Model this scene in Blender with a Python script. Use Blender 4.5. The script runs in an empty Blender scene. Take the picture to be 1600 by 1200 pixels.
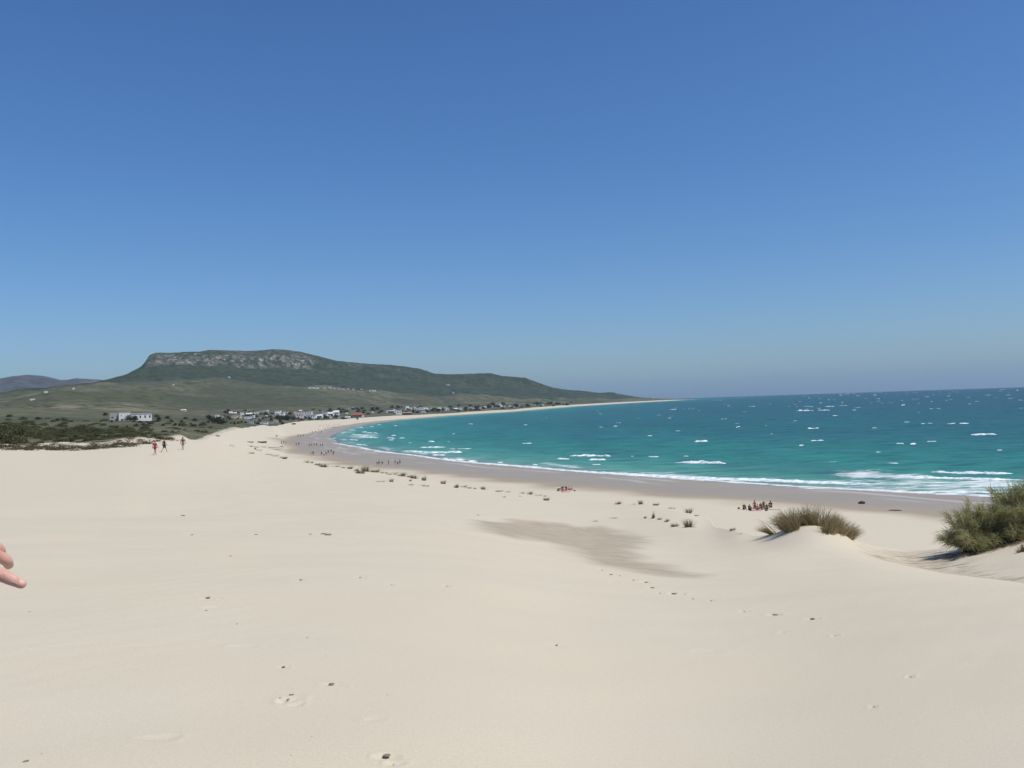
import bpy, bmesh, math, random
import numpy as np
from mathutils import Vector, Matrix

random.seed(7)
rng = np.random.default_rng(11)
R = math.radians
S = bpy.context.scene
COL = S.collection

# ------------------------------------------------------------------ camera
F_PX = 1331.0                       # focal length in pixels of the 1600 wide photograph
CAM_Z = 18.0
PITCH = math.atan(0.0215)
ROLL = math.atan(0.034)
RC = 7.4e6                          # effective radius of the earth with refraction
fw = np.array([0, math.cos(PITCH), math.sin(PITCH)])
r0 = np.array([1.0, 0, 0])
u0 = np.array([0, -math.sin(PITCH), math.cos(PITCH)])
cr = math.cos(ROLL) * r0 - math.sin(ROLL) * u0
cu = math.sin(ROLL) * r0 + math.cos(ROLL) * u0
cam_d = bpy.data.cameras.new('camera')
cam_d.sensor_width = 36.0
cam_d.lens = 36.0 * F_PX / 1600.0
cam_d.clip_start = 0.05
cam_d.clip_end = 120000.0
cam = bpy.data.objects.new('camera', cam_d)
COL.objects.link(cam)
cam.matrix_world = Matrix(((cr[0], cu[0], -fw[0], 0), (cr[1], cu[1], -fw[1], 0), (cr[2], cu[2], -fw[2], CAM_Z), (0, 0, 0, 1)))
S.camera = cam

# ------------------------------------------------------------------ sky, sun, exposure
SUN_EL, SUN_AZ = R(60), R(116)       # azimuth clockwise from straight ahead
W = bpy.data.worlds.new('World')
S.world = W
W.use_nodes = True
nt = W.node_tree
nt.nodes.clear()
sky = nt.nodes.new('ShaderNodeTexSky')
sky.sky_type = 'NISHITA'
sky.sun_disc = False
sky.sun_elevation = SUN_EL
sky.sun_rotation = SUN_AZ
sky.altitude = 0
sky.air_density = 1.0
sky.dust_density = 0.9
sky.ozone_density = 2.0
bg = nt.nodes.new('ShaderNodeBackground')
bg.inputs['Strength'].default_value = 0.10
out = nt.nodes.new('ShaderNodeOutputWorld')
tint = nt.nodes.new('ShaderNodeMix')
tint.data_type = 'RGBA'; tint.blend_type = 'MULTIPLY'
tint.inputs[0].default_value = 1.0
tint.inputs[7].default_value = (0.71, 0.885, 1.14, 1)
hsv = nt.nodes.new('ShaderNodeHueSaturation')
hsv.inputs['Saturation'].default_value = 1.10
nt.links.new(sky.outputs[0], tint.inputs[6])
nt.links.new(tint.outputs[2], hsv.inputs['Color'])
nt.links.new(hsv.outputs[0], bg.inputs['Color'])
nt.links.new(bg.outputs[0], out.inputs['Surface'])
sun_d = bpy.data.lights.new('sun', 'SUN')
sun_d.energy = 4.2
sun_d.angle = R(0.53)
sun_d.color = (1.0, 0.94, 0.84)
sun = bpy.data.objects.new('sun', sun_d)
COL.objects.link(sun)
sdir = Vector((math.sin(SUN_AZ) * math.cos(SUN_EL), math.cos(SUN_AZ) * math.cos(SUN_EL), math.sin(SUN_EL)))
sun.rotation_euler = sdir.to_track_quat('Z', 'Y').to_euler()
S.view_settings.view_transform = 'Standard'
S.view_settings.look = 'None'
S.view_settings.exposure = 0.0
S.view_settings.gamma = 1.0
S.render.engine = 'CYCLES'
S.cycles.use_denoising = True
S.cycles.max_bounces = 6
S.cycles.volume_bounces = 1
S.cycles.caustics_reflective = False
S.cycles.caustics_refractive = False

# ------------------------------------------------------------------ helpers
def tag(o, label=None, cat=None, group=None, kind=None):
    if label: o['label'] = label
    if cat: o['category'] = cat
    if group: o['group'] = group
    if kind: o['kind'] = kind
    return o

def new_obj(name, me, mat=None, parent=None):
    o = bpy.data.objects.new(name, me)
    COL.objects.link(o)
    if mat is not None:
        for m in (mat if isinstance(mat, (list, tuple)) else [mat]):
            me.materials.append(m)
    if parent is not None: o.parent = parent
    return o

def empty(name, loc, rz=0.0):
    o = bpy.data.objects.new(name, None)
    COL.objects.link(o)
    o.location = loc
    o.rotation_euler = (0, 0, rz)
    o.empty_display_size = 0.2
    return o

def np_mesh(name, v, f, smooth=True):
    """v (n,3) float, f (m,k) int, all faces with k corners"""
    v = np.asarray(v, dtype=np.float32); f = np.asarray(f, dtype=np.int32)
    me = bpy.data.meshes.new(name)
    me.vertices.add(len(v)); me.vertices.foreach_set('co', v.ravel())
    k = f.shape[1]
    me.loops.add(f.size); me.loops.foreach_set('vertex_index', f.ravel())
    me.polygons.add(len(f))
    me.polygons.foreach_set('loop_start', np.arange(0, f.size, k, dtype=np.int32))
    me.polygons.foreach_set('use_smooth', np.full(len(f), smooth))
    me.update(calc_edges=True)
    return me

def attr(me, name, vals):
    a = me.attributes.new(name, 'FLOAT', 'POINT')
    a.data.foreach_set('value', np.asarray(vals, dtype=np.float32).ravel())

def copy_tree(o, parent=None):
    c = o.copy(); COL.objects.link(c)
    if parent is not None: c.parent = parent
    for ch in list(o.children): copy_tree(ch, c)
    return c

class MB:
    """collects boxes, prisms and tubes into one mesh"""
    def __init__(s): s.v = []; s.f = []
    def add(s, vs, fs):
        b = len(s.v); s.v += [tuple(p) for p in vs]; s.f += [tuple(i + b for i in q) for q in fs]
    def box(s, x0, x1, y0, y1, z0, z1):
        s.add([(x0,y0,z0),(x1,y0,z0),(x1,y1,z0),(x0,y1,z0),(x0,y0,z1),(x1,y0,z1),(x1,y1,z1),(x0,y1,z1)],
              [(0,3,2,1),(4,5,6,7),(0,1,5,4),(1,2,6,5),(2,3,7,6),(3,0,4,7)])
    def gable(s, x0, x1, y0, y1, z0, z1):
        ym = (y0 + y1) / 2
        s.add([(x0,y0,z0),(x1,y0,z0),(x1,y1,z0),(x0,y1,z0),(x0,ym,z1),(x1,ym,z1)],
              [(0,3,2,1),(0,1,5,4),(2,3,4,5),(1,2,5),(3,0,4)])
    def tube(s, pts, rad, n=6):
        rings = []
        P = [Vector(p) for p in pts]
        for i, p in enumerate(P):
            d = (P[min(i+1, len(P)-1)] - P[max(i-1, 0)]).normalized()
            a = d.orthogonal().normalized(); b = d.cross(a)
            r = rad[i] if hasattr(rad, '__len__') else rad
            rings.append([p + a * (r * math.cos(2*math.pi*k/n)) + b * (r * math.sin(2*math.pi*k/n)) for k in range(n)])
        vs = [q for ring in rings for q in ring]; fs = []
        for i in range(len(P) - 1):
            for k in range(n):
                k2 = (k + 1) % n
                fs.append((i*n+k, i*n+k2, (i+1)*n+k2, (i+1)*n+k))
        fs.append(tuple(range(n))[::-1]); fs.append(tuple((len(P)-1)*n + k for k in range(n)))
        s.add(vs, fs)
    def build(s, name, mat=None, parent=None, smooth=False):
        me = bpy.data.meshes.new(name)
        me.from_pydata(s.v, [], s.f); me.update()
        if smooth: me.polygons.foreach_set('use_smooth', [True] * len(me.polygons))
        return new_obj(name, me, mat, parent)

# numpy gradient noise --------------------------------------------------------
_perm = rng.permutation(4096)
_gx = np.cos(np.arange(4096) * 2.399963); _gy = np.sin(np.arange(4096) * 2.399963)
def noise(x, y, seed=0):
    x = np.asarray(x, float); y = np.asarray(y, float)
    xi = np.floor(x).astype(np.int64); yi = np.floor(y).astype(np.int64)
    xf = x - xi; yf = y - yi
    def g(ix, iy):
        h = _perm[(_perm[(ix + seed * 131) & 4095] + iy) & 4095]
        return _gx[h], _gy[h]
    u = xf*xf*xf*(xf*(xf*6-15)+10); v = yf*yf*yf*(yf*(yf*6-15)+10)
    a, b = g(xi, yi); n00 = a*xf + b*yf
    a, b = g(xi+1, yi); n10 = a*(xf-1) + b*yf
    a, b = g(xi, yi+1); n01 = a*xf + b*(yf-1)
    a, b = g(xi+1, yi+1); n11 = a*(xf-1) + b*(yf-1)
    return 1.5 * ((n00*(1-u)+n10*u)*(1-v) + (n01*(1-u)+n11*u)*v)
def fbm(x, y, octv=4, seed=0):
    t = 0; a = 1.0; s = 0
    for k in range(octv):
        t = t + a * noise(x * 2**k, y * 2**k, seed + k); s += a; a *= 0.5
    return t / s
def sstep(a, b, x):
    t = np.clip((x - a) / (b - a), 0, 1)
    return t * t * (3 - 2 * t)
def smax(a, b, k):
    return 0.5 * (a + b + np.sqrt((a - b)**2 + k*k))
def smin(a, b, k):
    return 0.5 * (a + b - np.sqrt((a - b)**2 + k*k))

# pixels of the photograph to directions: azimuth and slope ---------------------
def ray(px, py):
    px = np.asarray(px, float); py = np.asarray(py, float)
    d = fw + ((px - 800) / F_PX)[..., None] * cr + ((600 - py) / F_PX)[..., None] * cu
    h = np.hypot(d[..., 0], d[..., 1])
    return np.arctan2(d[..., 0], d[..., 1]), d[..., 2] / h
def sea_r(px, py):
    th, m = ray(px, py)
    r = CAM_Z / np.maximum(-m, 1e-4)
    for _ in range(30):
        r = CAM_Z / np.maximum(-m - r / (2 * RC), 1.2e-3)
    return th, r

# ------------------------------------------------------------------ the lie of the land
def curve(pts):
    a = np.array(pts, float)
    th, m = ray(a[:, 0], a[:, 1])
    z = CAM_Z + a[:, 2] * m
    return th, a[:, 2], z
def curve_z(pts):                    # px, z, r
    a = np.array(pts, float)
    th, _ = ray(a[:, 0], np.full(len(a), 640.0))
    return th, a[:, 2], a[:, 1]

C_N = curve([(-400,870,16),(0,850,16.5),(300,832,18),(600,824,19),(750,832,20),(900,868,19.5),(1090,905,16.5),(1250,900,15.5),(1400,905,15),(1600,925,13.5),(2000,950,12)])
C_M = curve([(-400,800,50),(0,790,50),(300,780,48),(600,775,48),(760,795,42),(900,820,36),(1000,850,28),(1100,866,23),(1200,868,20.5),(1300,866,20.5),(1400,888,19.5),(1600,917,16.8),(2000,940,15)])
C_K = curve([(-400,712,140),(0,700,140),(100,702,140),(220,694,140),(300,682,170),(340,690,170),(380,705,172),(440,712,165),(500,727,135),(560,735,120),(620,743,105),(690,754,95),(760,765,85),(850,776,75),(900,782,69),(960,787,62),(1000,788,58),(1060,795,52),(1080,803,48),(1096,815,42),(1114,823,36),(1130,827,32),(1150,829,29),(1172,838,27),(1200,840,25),(1230,829,24.3),(1262,822,24),(1290,826,24),(1315,836,24),(1340,851,24),(1370,866,24),(1410,877,24),(1450,889,22.5),(1600,910,19.5),(2000,935,17)])
C_A = curve_z([(-400,12.5,230),(0,13.4,230),(200,13.2,230),(280,12.3,230),(320,9,230),(360,5,230),(420,2,230),(500,0,230),(1062,-10,230)])
C_V = curve([(-400,672,420),(0,670,420),(200,668,420),(280,671,420),(350,674,450),(400,666,720),(470,658,1050),(540,655,1200),(615,650,1385),(700,646,1500),(800,639.5,1900),(900,632.5,3000),(1000,627,4300),(1062,625,5100)])
C_E1 = curve([(-400,652,900),(0,645,900),(200,648,900),(340,645,1250),(440,642,1350),(540,639,1500),(620,634,2100),(700,632.5,2300),(800,632,2600),(900,628.5,3500),(950,626.5,4000),(1000,624.5,4700),(1062,624.3,5300)])
C_E2 = curve([(-400,632,2600),(0,620,2600),(100,606,2700),(200,595,2900),(290,591,3000),(340,590,3000),(430,604,3100),(500,606,3200),(600,614,3400),(660,617,3500),(750,621,3700),(850,625,3900),(950,624,4600),(1000,622.8,5000),(1062,624.2,5350)])
C_E3 = curve([(-400,626,3600),(0,619,3500),(100,606,3500),(170,594,3500),(200,586,3600),(228,570,3700),(300,569,3800),(400,576,3900),(470,575,4000),(550,585,4100),(650,596,4200),(750,604,4300),(850,612,4500),(950,619,4900),(1000,622.2,5080),(1062,624.1,5370)])
C_E4 = curve([(-400,625,3800),(0,618.5,3750),(131,602.6,3650),(169,593.4,3640),(199,585.4,3720),(221,574,3750),(232,558,3760),(242,553,3870),(312,553,3880),(400,557,3960),(470,558,4060),(550,571,4250),(650,582,4400),(767,588,4600),(860,608,4800),(950,615,5000),(1000,621.4,5150),(1062,624.05,5380)])
RIDGE = [(-400,624),(0,618),(60,611),(131,602),(169,593),(199,585),(221,572.5),(228,565),(232.5,556),(241,551.5),(281,551),(286,550),(312,550),(327,547),(356,548),(387,549),(412,548),(425,546),(444,547),(466,550),(481,553),(500,557.5),(525,564),(581,569),(606,570),(619,571),(656,576),(679,584),(703,585.5),(732,584),(767,583),(782,587),(820,590),(840,597.5),(862,605),(885,609),(915,611),(937,614),(955,612.5),(967,615.5),(1000,621),(1032,624),(1062,624)]
RIDGE_R = np.interp([p[0] for p in RIDGE], [-400,0,232,440,600,800,950,1032,1062], [3900,3900,3900,4300,4500,4700,5050,5380,5400])
C_E5 = curve([(p[0], p[1], q) for p, q in zip(RIDGE, RIDGE_R)])

WATER_PX = [(503,683),(525,674),(544,667),(581,661),(615,657),(666,653),(700,650),(750,646.7),(800,643.8),(850,639.3),(900,635.2),(950,632),(1000,629),(1062,625.6)]
NEAR_PX = [(1347,767),(1225,761),(1100,752),(975,743),(900,737.5),(830,731.5),(746,725),(700,720),(656,713.5),(610,708.5),(570,703.5),(540,698),(518,692.5)]
shore = [(320.,-700.),(230.,-200.),(170.,0.),(125.,75.)]
for px, py in [(1600,780),(1480,774)] + NEAR_PX + WATER_PX:
    t, r = sea_r(px, py); shore.append((float(r*np.sin(t)), float(r*np.cos(t))))
shore += [(1230.,5700.),(1300.,6500.),(1000.,9000.),(-2000.,15000.),(-2000.,90000.),(90000.,90000.),(90000.,-700.)]
SH = np.array(shore)
N_OPEN = len(SH) - 6                 # edges that are really coast
def shore_dist(x, y):
    """signed distance to the waterline, positive on land"""
    x = np.asarray(x, float); y = np.asarray(y, float)
    d2 = np.full(x.shape, 1e18); inside = np.zeros(x.shape, bool)
    n = len(SH)
    for i in range(n):
        ax, ay = SH[i]; bx, by = SH[(i + 1) % n]
        if i < N_OPEN + 3:
            ex, ey = bx - ax, by - ay
            t = np.clip(((x-ax)*ex + (y-ay)*ey) / (ex*ex + ey*ey), 0, 1)
            d2 = np.minimum(d2, (x-ax-t*ex)**2 + (y-ay-t*ey)**2)
        if ay != by:
            c = ((ay > y) != (by > y)) & (x < (bx-ax) * (y-ay) / (by-ay) + ax)
            inside ^= c
    return np.where(inside, -1.0, 1.0) * np.sqrt(d2)

def pchip(Rk, Zk, x, mono=True):
    Rk = np.asarray(Rk, float).copy(); Zk = np.asarray(Zk, float)
    for i in range(1, len(Rk)): Rk[i] = max(Rk[i], Rk[i-1] + 1.0)
    h = np.diff(Rk); dl = np.diff(Zk) / h
    m = np.zeros(len(Rk)); m[0] = dl[0]; m[-1] = dl[-1]
    for i in range(1, len(Rk) - 1):
        if not mono:
            m[i] = (dl[i-1]*h[i] + dl[i]*h[i-1])/(h[i-1] + h[i])
        elif dl[i-1] * dl[i] > 0:
            w1 = 2*h[i] + h[i-1]; w2 = h[i] + 2*h[i-1]
            m[i] = (w1 + w2) / (w1/dl[i-1] + w2/dl[i])
    k = np.clip(np.searchsorted(Rk, x) - 1, 0, len(h) - 1)
    t = (x - Rk[k]) / h[k]
    y = ((1+2*t)*(1-t)**2)*Zk[k] + t*(1-t)**2*h[k]*m[k] + t*t*(3-2*t)*Zk[k+1] + t*t*(t-1)*h[k]*m[k+1]
    y = np.where(x > Rk[-1], Zk[-1] + m[-1]*(x-Rk[-1]), y)
    return np.where(x < Rk[0], Zk[0], y)

def at(c, th): return float(np.interp(th, c[0], c[1])), float(np.interp(th, c[0], c[2]))
def smooth(c, deg):
    g = np.radians(np.arange(-130, 130, 0.04)); k = max(1, int(3*deg/0.04))
    w = np.exp(-0.5*(np.arange(-k, k+1)*0.04/deg)**2); w /= w.sum()
    f = lambda v: np.convolve(np.pad(np.interp(g, c[0], v), k, 'edge'), w, 'valid')
    return g, f(c[1]), f(c[2])
C_N, C_M = smooth(C_N, 3.2), smooth(C_M, 2.2)
_k1, _k2 = smooth(C_K, 0.5), smooth(C_K, 1.3)
_kw = sstep(float(ray(np.array(430.), np.array(700.))[0]), float(ray(np.array(540.), np.array(700.))[0]), _k1[0])
C_K = (_k1[0], _k2[1]*(1-_kw) + _k1[1]*_kw, _k2[2]*(1-_kw) + _k1[2]*_kw)
C_A, C_V, C_E1, C_E2, C_E3 = [smooth(c, 0.6) for c in (C_A, C_V, C_E1, C_E2, C_E3)]
C_E4, C_E5 = smooth(C_E4, 0.10), smooth(C_E5, 0.06)
MOUND = (6.7, 38.5); HOLL = (2.9, 36.0)
TH_PLAT = ray(np.array([270., 420.]), np.array([660., 660.]))[0]
HUM_TH = ray(np.array([205., 275.]), np.array([690., 690.]))[0]
LIM_TH = ray(np.array([335., 450.]), np.array([690., 690.]))[0]
LEDGE_TH = ray(np.array([1325., 1380., 1400., 1500., 1600., 1750.]), np.full(6, 870.))[0]   # the hollow and the bush's mound beyond the brow
LEDGE_L = [0, 3.0, 3.5, 5.2, 8.6, 10.5]; LEDGE_S = [0.1, 0.11, 0.10, 0.045, 0.012, 0.0]
FOOT = []                            # footprints: x, y, radius, angle, depth
def profile(th, r, full=False):
    """height of the land along one azimuth; r is an array"""
    x = r * math.sin(th); y = r * math.cos(th)
    s = shore_dist(x, y)
    drop = r * r / (2 * RC)
    rn, zn = at(C_N, th); rm, zm = at(C_M, th); rk, zk = at(C_K, th)
    d = pchip([0.5, rn, rm, rk], [CAM_Z - 1.62, zn, zm, zk], np.minimum(r, rk), False)
    fall = 0.42 * float(sstep(TH_PLAT[0], TH_PLAT[1], np.array(th)))
    ledge = float(np.interp(th, LEDGE_TH, LEDGE_L)); tilt = float(np.interp(th, LEDGE_TH, LEDGE_S))
    d = d - tilt*np.clip(r - rk, 0, ledge)
    q = np.maximum(r - rk - ledge, 0)
    d = d - fall * (np.sqrt(q*q + 1.0) - 1.0)
    d = d - 0.75*np.exp(-((x + 15)/13)**2 - ((y - 37)/9)**2)
    d = d + 0.42*np.exp(-((x - MOUND[0])/3.4)**2 - ((y - MOUND[1])/2.6)**2) - 0.35*np.exp(-((x - HOLL[0])/4.0)**2 - ((y - HOLL[1])/3.0)**2)
    d = d + 0.10 * fbm(x/9, y/9, 3, 3) * sstep(3, 15, r) * (1 - sstep(150, 260, r)) + 0.018 * noise(x/1.6, y/1.0, 9) + 0.030*noise(x/4.2, y/2.6, 13)*sstep(2, 6, r)
    ks = [at(c, th) for c in (C_A, C_V, C_E1, C_E2, C_E3, C_E4, C_E5)]
    re, ze = ks[-1]
    ks.append((re + 900, ze - 60)); ks.append((re + 2600, -30))
    rs = [k[0] for k in ks]; zs = [k[1] for k in ks]
    g = pchip(rs, zs, r)
    r1, r2, r3, r4 = ks[2][0], ks[3][0], ks[4][0], ks[5][0]
    amp = 24 * sstep(r1*0.9, r1 + 0.4*(r2-r1), r) * (1 - sstep(r2, r3, r)) + 7 * sstep(r2, r3, r) * (1 - sstep(r4*0.985, re, r))
    g = g + amp * fbm(x/420, y/420, 3, 21) + 0.35 * amp * noise(x/90, y/90, 31)
    g = g + 0.5 * noise(x/35, y/35, 41) * sstep(150, 300, r) * (1 - sstep(2000, 4000, r))
    g = g + 1.6 * noise(x/28, y/28, 51) * sstep(r3, r4, r)
    # broken rock wall: gullies and ledges
    rk_band = sstep(r3*0.985, r3, r) * (1 - sstep(r4, r4*1.012, r))
    g = g + rk_band * 5.0 * fbm(x/40, y/160, 3, 61)
    lim = 0.03*s + 0.0009*np.maximum(s-45, 0)**2 + 0.5*noise(x/25, y/25, 71)*sstep(40, 90, s)
    lim = lim + 40*(1 - float(sstep(LIM_TH[0], LIM_TH[1], np.array(th))))*(1 - sstep(600, 900, r))
    g = smin(g, lim - drop, 0.8)
    b = np.clip(0.03*s, -8, 3.0) - drop + 0.05*noise(x/14, y/14, 81)*sstep(25, 60, s)
    z = smax(smax(d, b, 0.5), g, 0.4)
    if th < HUM_TH[1]:
        z = z + 0.85*np.maximum(0, noise(x/6.5, y/5.0, 83) + 0.10)*sstep(137, 146, r)*(1 - sstep(160, 195, r))*(1 - float(sstep(HUM_TH[0], HUM_TH[1], np.array(th))))
    if not full: return z
    return z, dict(x=x, y=y, s=s, d=d, b=b, g=g, r1=r1, r2=r2, r3=r3, r4=r4, re=re, rk=rk)

_RS = np.concatenate([np.geomspace(0.6, 60, 1500), np.geomspace(60.1, 6000, 3500)])
_pc = {}
def ground(px, py, rmax_crest=None):
    """point where the sight line through a pixel first meets the land"""
    th, m = ray(px, py); th = float(th); m = float(m)
    z = profile(th, _RS)
    hit = np.nonzero(z >= CAM_Z + m * _RS)[0]
    if rmax_crest is not None:
        lim = at(C_K, th)[0] * rmax_crest
    r = _RS[hit[0]] if len(hit) else 6000.0
    if len(hit) and hit[0] > 0:
        i = hit[0]; a = z[i-1] - CAM_Z - m*_RS[i-1]; b = z[i] - CAM_Z - m*_RS[i]
        r = _RS[i-1] + (_RS[i]-_RS[i-1]) * (-a)/(b-a)
    if rmax_crest is not None and r > lim: r = at(C_K, th)[0]
    zz = float(profile(th, np.array([r]))[0])
    return Vector((r*math.sin(th), r*math.cos(th), zz)), r
def height(x, y):
    return float(profile(math.atan2(x, y), np.array([math.hypot(x, y)]))[0])

for px, py, rad, dep, ang in [(450,1094,0.16,0.05,0.4),(465,1100,0.12,0.035,1.2),(438,1096,0.09,0.04,2.0),(521,1069,0.12,0.035,0.1),(535,1071,0.08,0.03,0.3),(443,1042,0.09,0.03,0.0),
        (604,1183,0.13,0.05,0.2),(616,1192,0.12,0.04,0.8),(326,935,0.15,0.04,0.1),(331,949,0.17,0.04,0.5),(585,1124,0.14,0.02,0.5),(250,1153,0.2,0.03,0.2),
        (922,880,0.2,0.05,0),(941,891,0.18,0.07,0.4),(955,898,0.2,0.07,0.2),(969,900,0.18,0.07,0),(958,909,0.22,0.07,0.3),(990,906,0.22,0.05,0),(1010,910,0.24,0.08,0.1),(1019,918,0.2,0.08,0.2),(1032,927,0.16,0.06,0),(1053,928,0.26,0.09,0.1),(1065,928,0.16,0.06,0.3),(1083,936,0.2,0.06,0.2),(1111,939,0.18,0.07,0.9),(1163,955,0.16,0.05,0.1),(1210,961,0.2,0.07,0.1),(1270,967,0.18,0.06,0.1),
        (1222,988,0.12,0.04,0.3),(1305,993,0.1,0.04,0.3),(1423,1057,0.1,0.04,0.5),(1366,1104,0.08,0.03,0.4),(300,834,0.3,0.07,0),(362,868,0.24,0.05,0.2),(400,835,0.3,0.06,0),(466,906,0.2,0.05,0),(563,902,0.15,0.05,0.4),(699,916,0.12,0.05,0.2),(610,914,0.14,0.04,0),(870,1008,0.2,0.03,0),(378,1010,0.22,0.03,0.2),(285,806,0.5,0.1,0.4),(1105,1018,0.3,0.02,0.1)]:
    p, r = ground(px, py); FOOT.append((p.x, p.y, rad*0.48, ang, dep*0.25))
def dents(x, y):
    z = np.zeros_like(x)
    for fx, fy, rad, ang, dep in FOOT:
        m = (np.abs(x-fx) < 3*rad) & (np.abs(y-fy) < 3*rad)
        if not m.any(): continue
        ax = (x[m]-fx)*math.cos(ang) + (y[m]-fy)*math.sin(ang); ay = -(x[m]-fx)*math.sin(ang) + (y[m]-fy)*math.cos(ang)
        q = np.sqrt((ax/rad)**2 + (ay/(0.62*rad))**2)
        w = 1 + 0.35*noise(x[m]*9/max(rad/0.15,1), y[m]*9/max(rad/0.15,1), 91)
        z[m] += dep * (-1.0*np.exp(-(q*w)**4) + 0.42*np.exp(-((q*w-1.35)/0.33)**2))
    return z

# ------------------------------------------------------------------ shader helpers
class NT:
    def __init__(s, name):
        s.m = bpy.data.materials.new(name); s.m.use_nodes = True
        s.t = s.m.node_tree; s.b = s.t.nodes['Principled BSDF']
    def n(s, typ, **kw):
        x = s.t.nodes.new(typ)
        for k, v in kw.items():
            if k.startswith('i_'):
                x.inputs[k[2:]].default_value = v
            else: setattr(x, k, v)
        return x
    def l(s, a, b): s.t.links.new(a, b)
    def coord(s, scale=(1,1,1), rot=(0,0,0)):
        c = s.n('ShaderNodeTexCoord'); mp = s.n('ShaderNodeMapping')
        mp.inputs['Scale'].default_value = scale; mp.inputs['Rotation'].default_value = rot
        s.l(c.outputs['Object'], mp.inputs['Vector']); return mp.outputs[0]
    def noise(s, scale, detail=4, rough=0.55, vec=None, dist=0.0):
        x = s.n('ShaderNodeTexNoise'); x.inputs['Scale'].default_value = scale
        x.inputs['Detail'].default_value = detail; x.inputs['Roughness'].default_value = rough; x.inputs['Distortion'].default_value = dist
        s.l(vec if vec is not None else s.coord(), x.inputs['Vector']); return x.outputs['Fac']
    def ramp(s, fac, stops, interp='LINEAR'):
        x = s.n('ShaderNodeValToRGB'); x.color_ramp.interpolation = interp
        e = x.color_ramp.elements
        while len(e) < len(stops): e.new(0.5)
        for el, (p, c) in zip(e, stops):
            el.position = p; el.color = (*c, 1) if hasattr(c, '__len__') else (c, c, c, 1)
        s.l(fac, x.inputs['Fac']); return x.outputs['Color']
    def mix(s, fac, a, b, mode='MIX'):
        x = s.n('ShaderNodeMix', data_type='RGBA', blend_type=mode)
        for v, i in ((fac, 0), (a, 6), (b, 7)):
            if hasattr(v, 'is_output'): s.l(v, x.inputs[i])
            elif hasattr(v, '__len__'): x.inputs[i].default_value = (*v, 1)
            else: x.inputs[i].default_value = v
        return x.outputs[2]
    def math(s, op, a, b=0.0, clamp=False):
        x = s.n('ShaderNodeMath', operation=op, use_clamp=clamp)
        for v, i in ((a, 0), (b, 1)):
            if hasattr(v, 'is_output'): s.l(v, x.inputs[i])
            else: x.inputs[i].default_value = v
        return x.outputs[0]
    def attr(s, name):
        x = s.n('ShaderNodeAttribute'); x.attribute_name = name; return x.outputs['Fac']
    def bump(s, h, strength=0.3, dist=0.1, prev=None):
        x = s.n('ShaderNodeBump'); x.inputs['Strength'].default_value = strength; x.inputs['Distance'].default_value = dist
        s.l(h, x.inputs['Height'])
        if prev is not None: s.l(prev, x.inputs['Normal'])
        return x.outputs[0]
    def out(s, color=None, rough=None, normal=None, spec=None):
        if color is not None:
            if hasattr(color, 'is_output'): s.l(color, s.b.inputs['Base Color'])
            else: s.b.inputs['Base Color'].default_value = (*color, 1)
        if rough is not None:
            if hasattr(rough, 'is_output'): s.l(rough, s.b.inputs['Roughness'])
            else: s.b.inputs['Roughness'].default_value = rough
        if spec is not None:
            if hasattr(spec, 'is_output'): s.l(spec, s.b.inputs['Specular IOR Level'])
            else: s.b.inputs['Specular IOR Level'].default_value = spec
        if normal is not None: s.l(normal, s.b.inputs['Normal'])
        return s.m

def simple(name, col, rough=0.7, var=0.25, scale=8.0, spec=0.3):
    t = NT(name)
    f = t.noise(scale, 4)
    c = t.ramp(f, [(0.25, tuple(v*(1-var) for v in col)), (0.75, tuple(min(1, v*(1+var)) for v in col))])
    return t.out(c, rough, None, spec)

def foliage_mat(name, dark, light, rough=0.75, scale=2.5):
    t = NT(name)
    f = t.noise(scale, 3)
    oi = t.n('ShaderNodeObjectInfo')
    geo = t.n('ShaderNodeNewGeometry')
    f2 = t.math('ADD', t.math('MULTIPLY', f, 0.75), t.math('MULTIPLY', oi.outputs['Random'], 0.25))
    f2 = t.math('ADD', f2, t.math('MULTIPLY', t.math('SUBTRACT', geo.outputs['Random Per Island'], 0.5), 0.35), True)
    c = t.ramp(f2, [(0.2, dark), (0.8, light)])
    t.out(c, rough, None, 0.2)
    tr = t.n('ShaderNodeBsdfTranslucent'); t.l(c, tr.inputs['Color'])
    mx = t.n('ShaderNodeMixShader'); mx.inputs[0].default_value = 0.42
    o = t.t.nodes['Material Output']
    t.l(t.b.outputs[0], mx.inputs[1]); t.l(tr.outputs[0], mx.inputs[2]); t.l(mx.outputs[0], o.inputs['Surface'])
    return t.m

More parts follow.
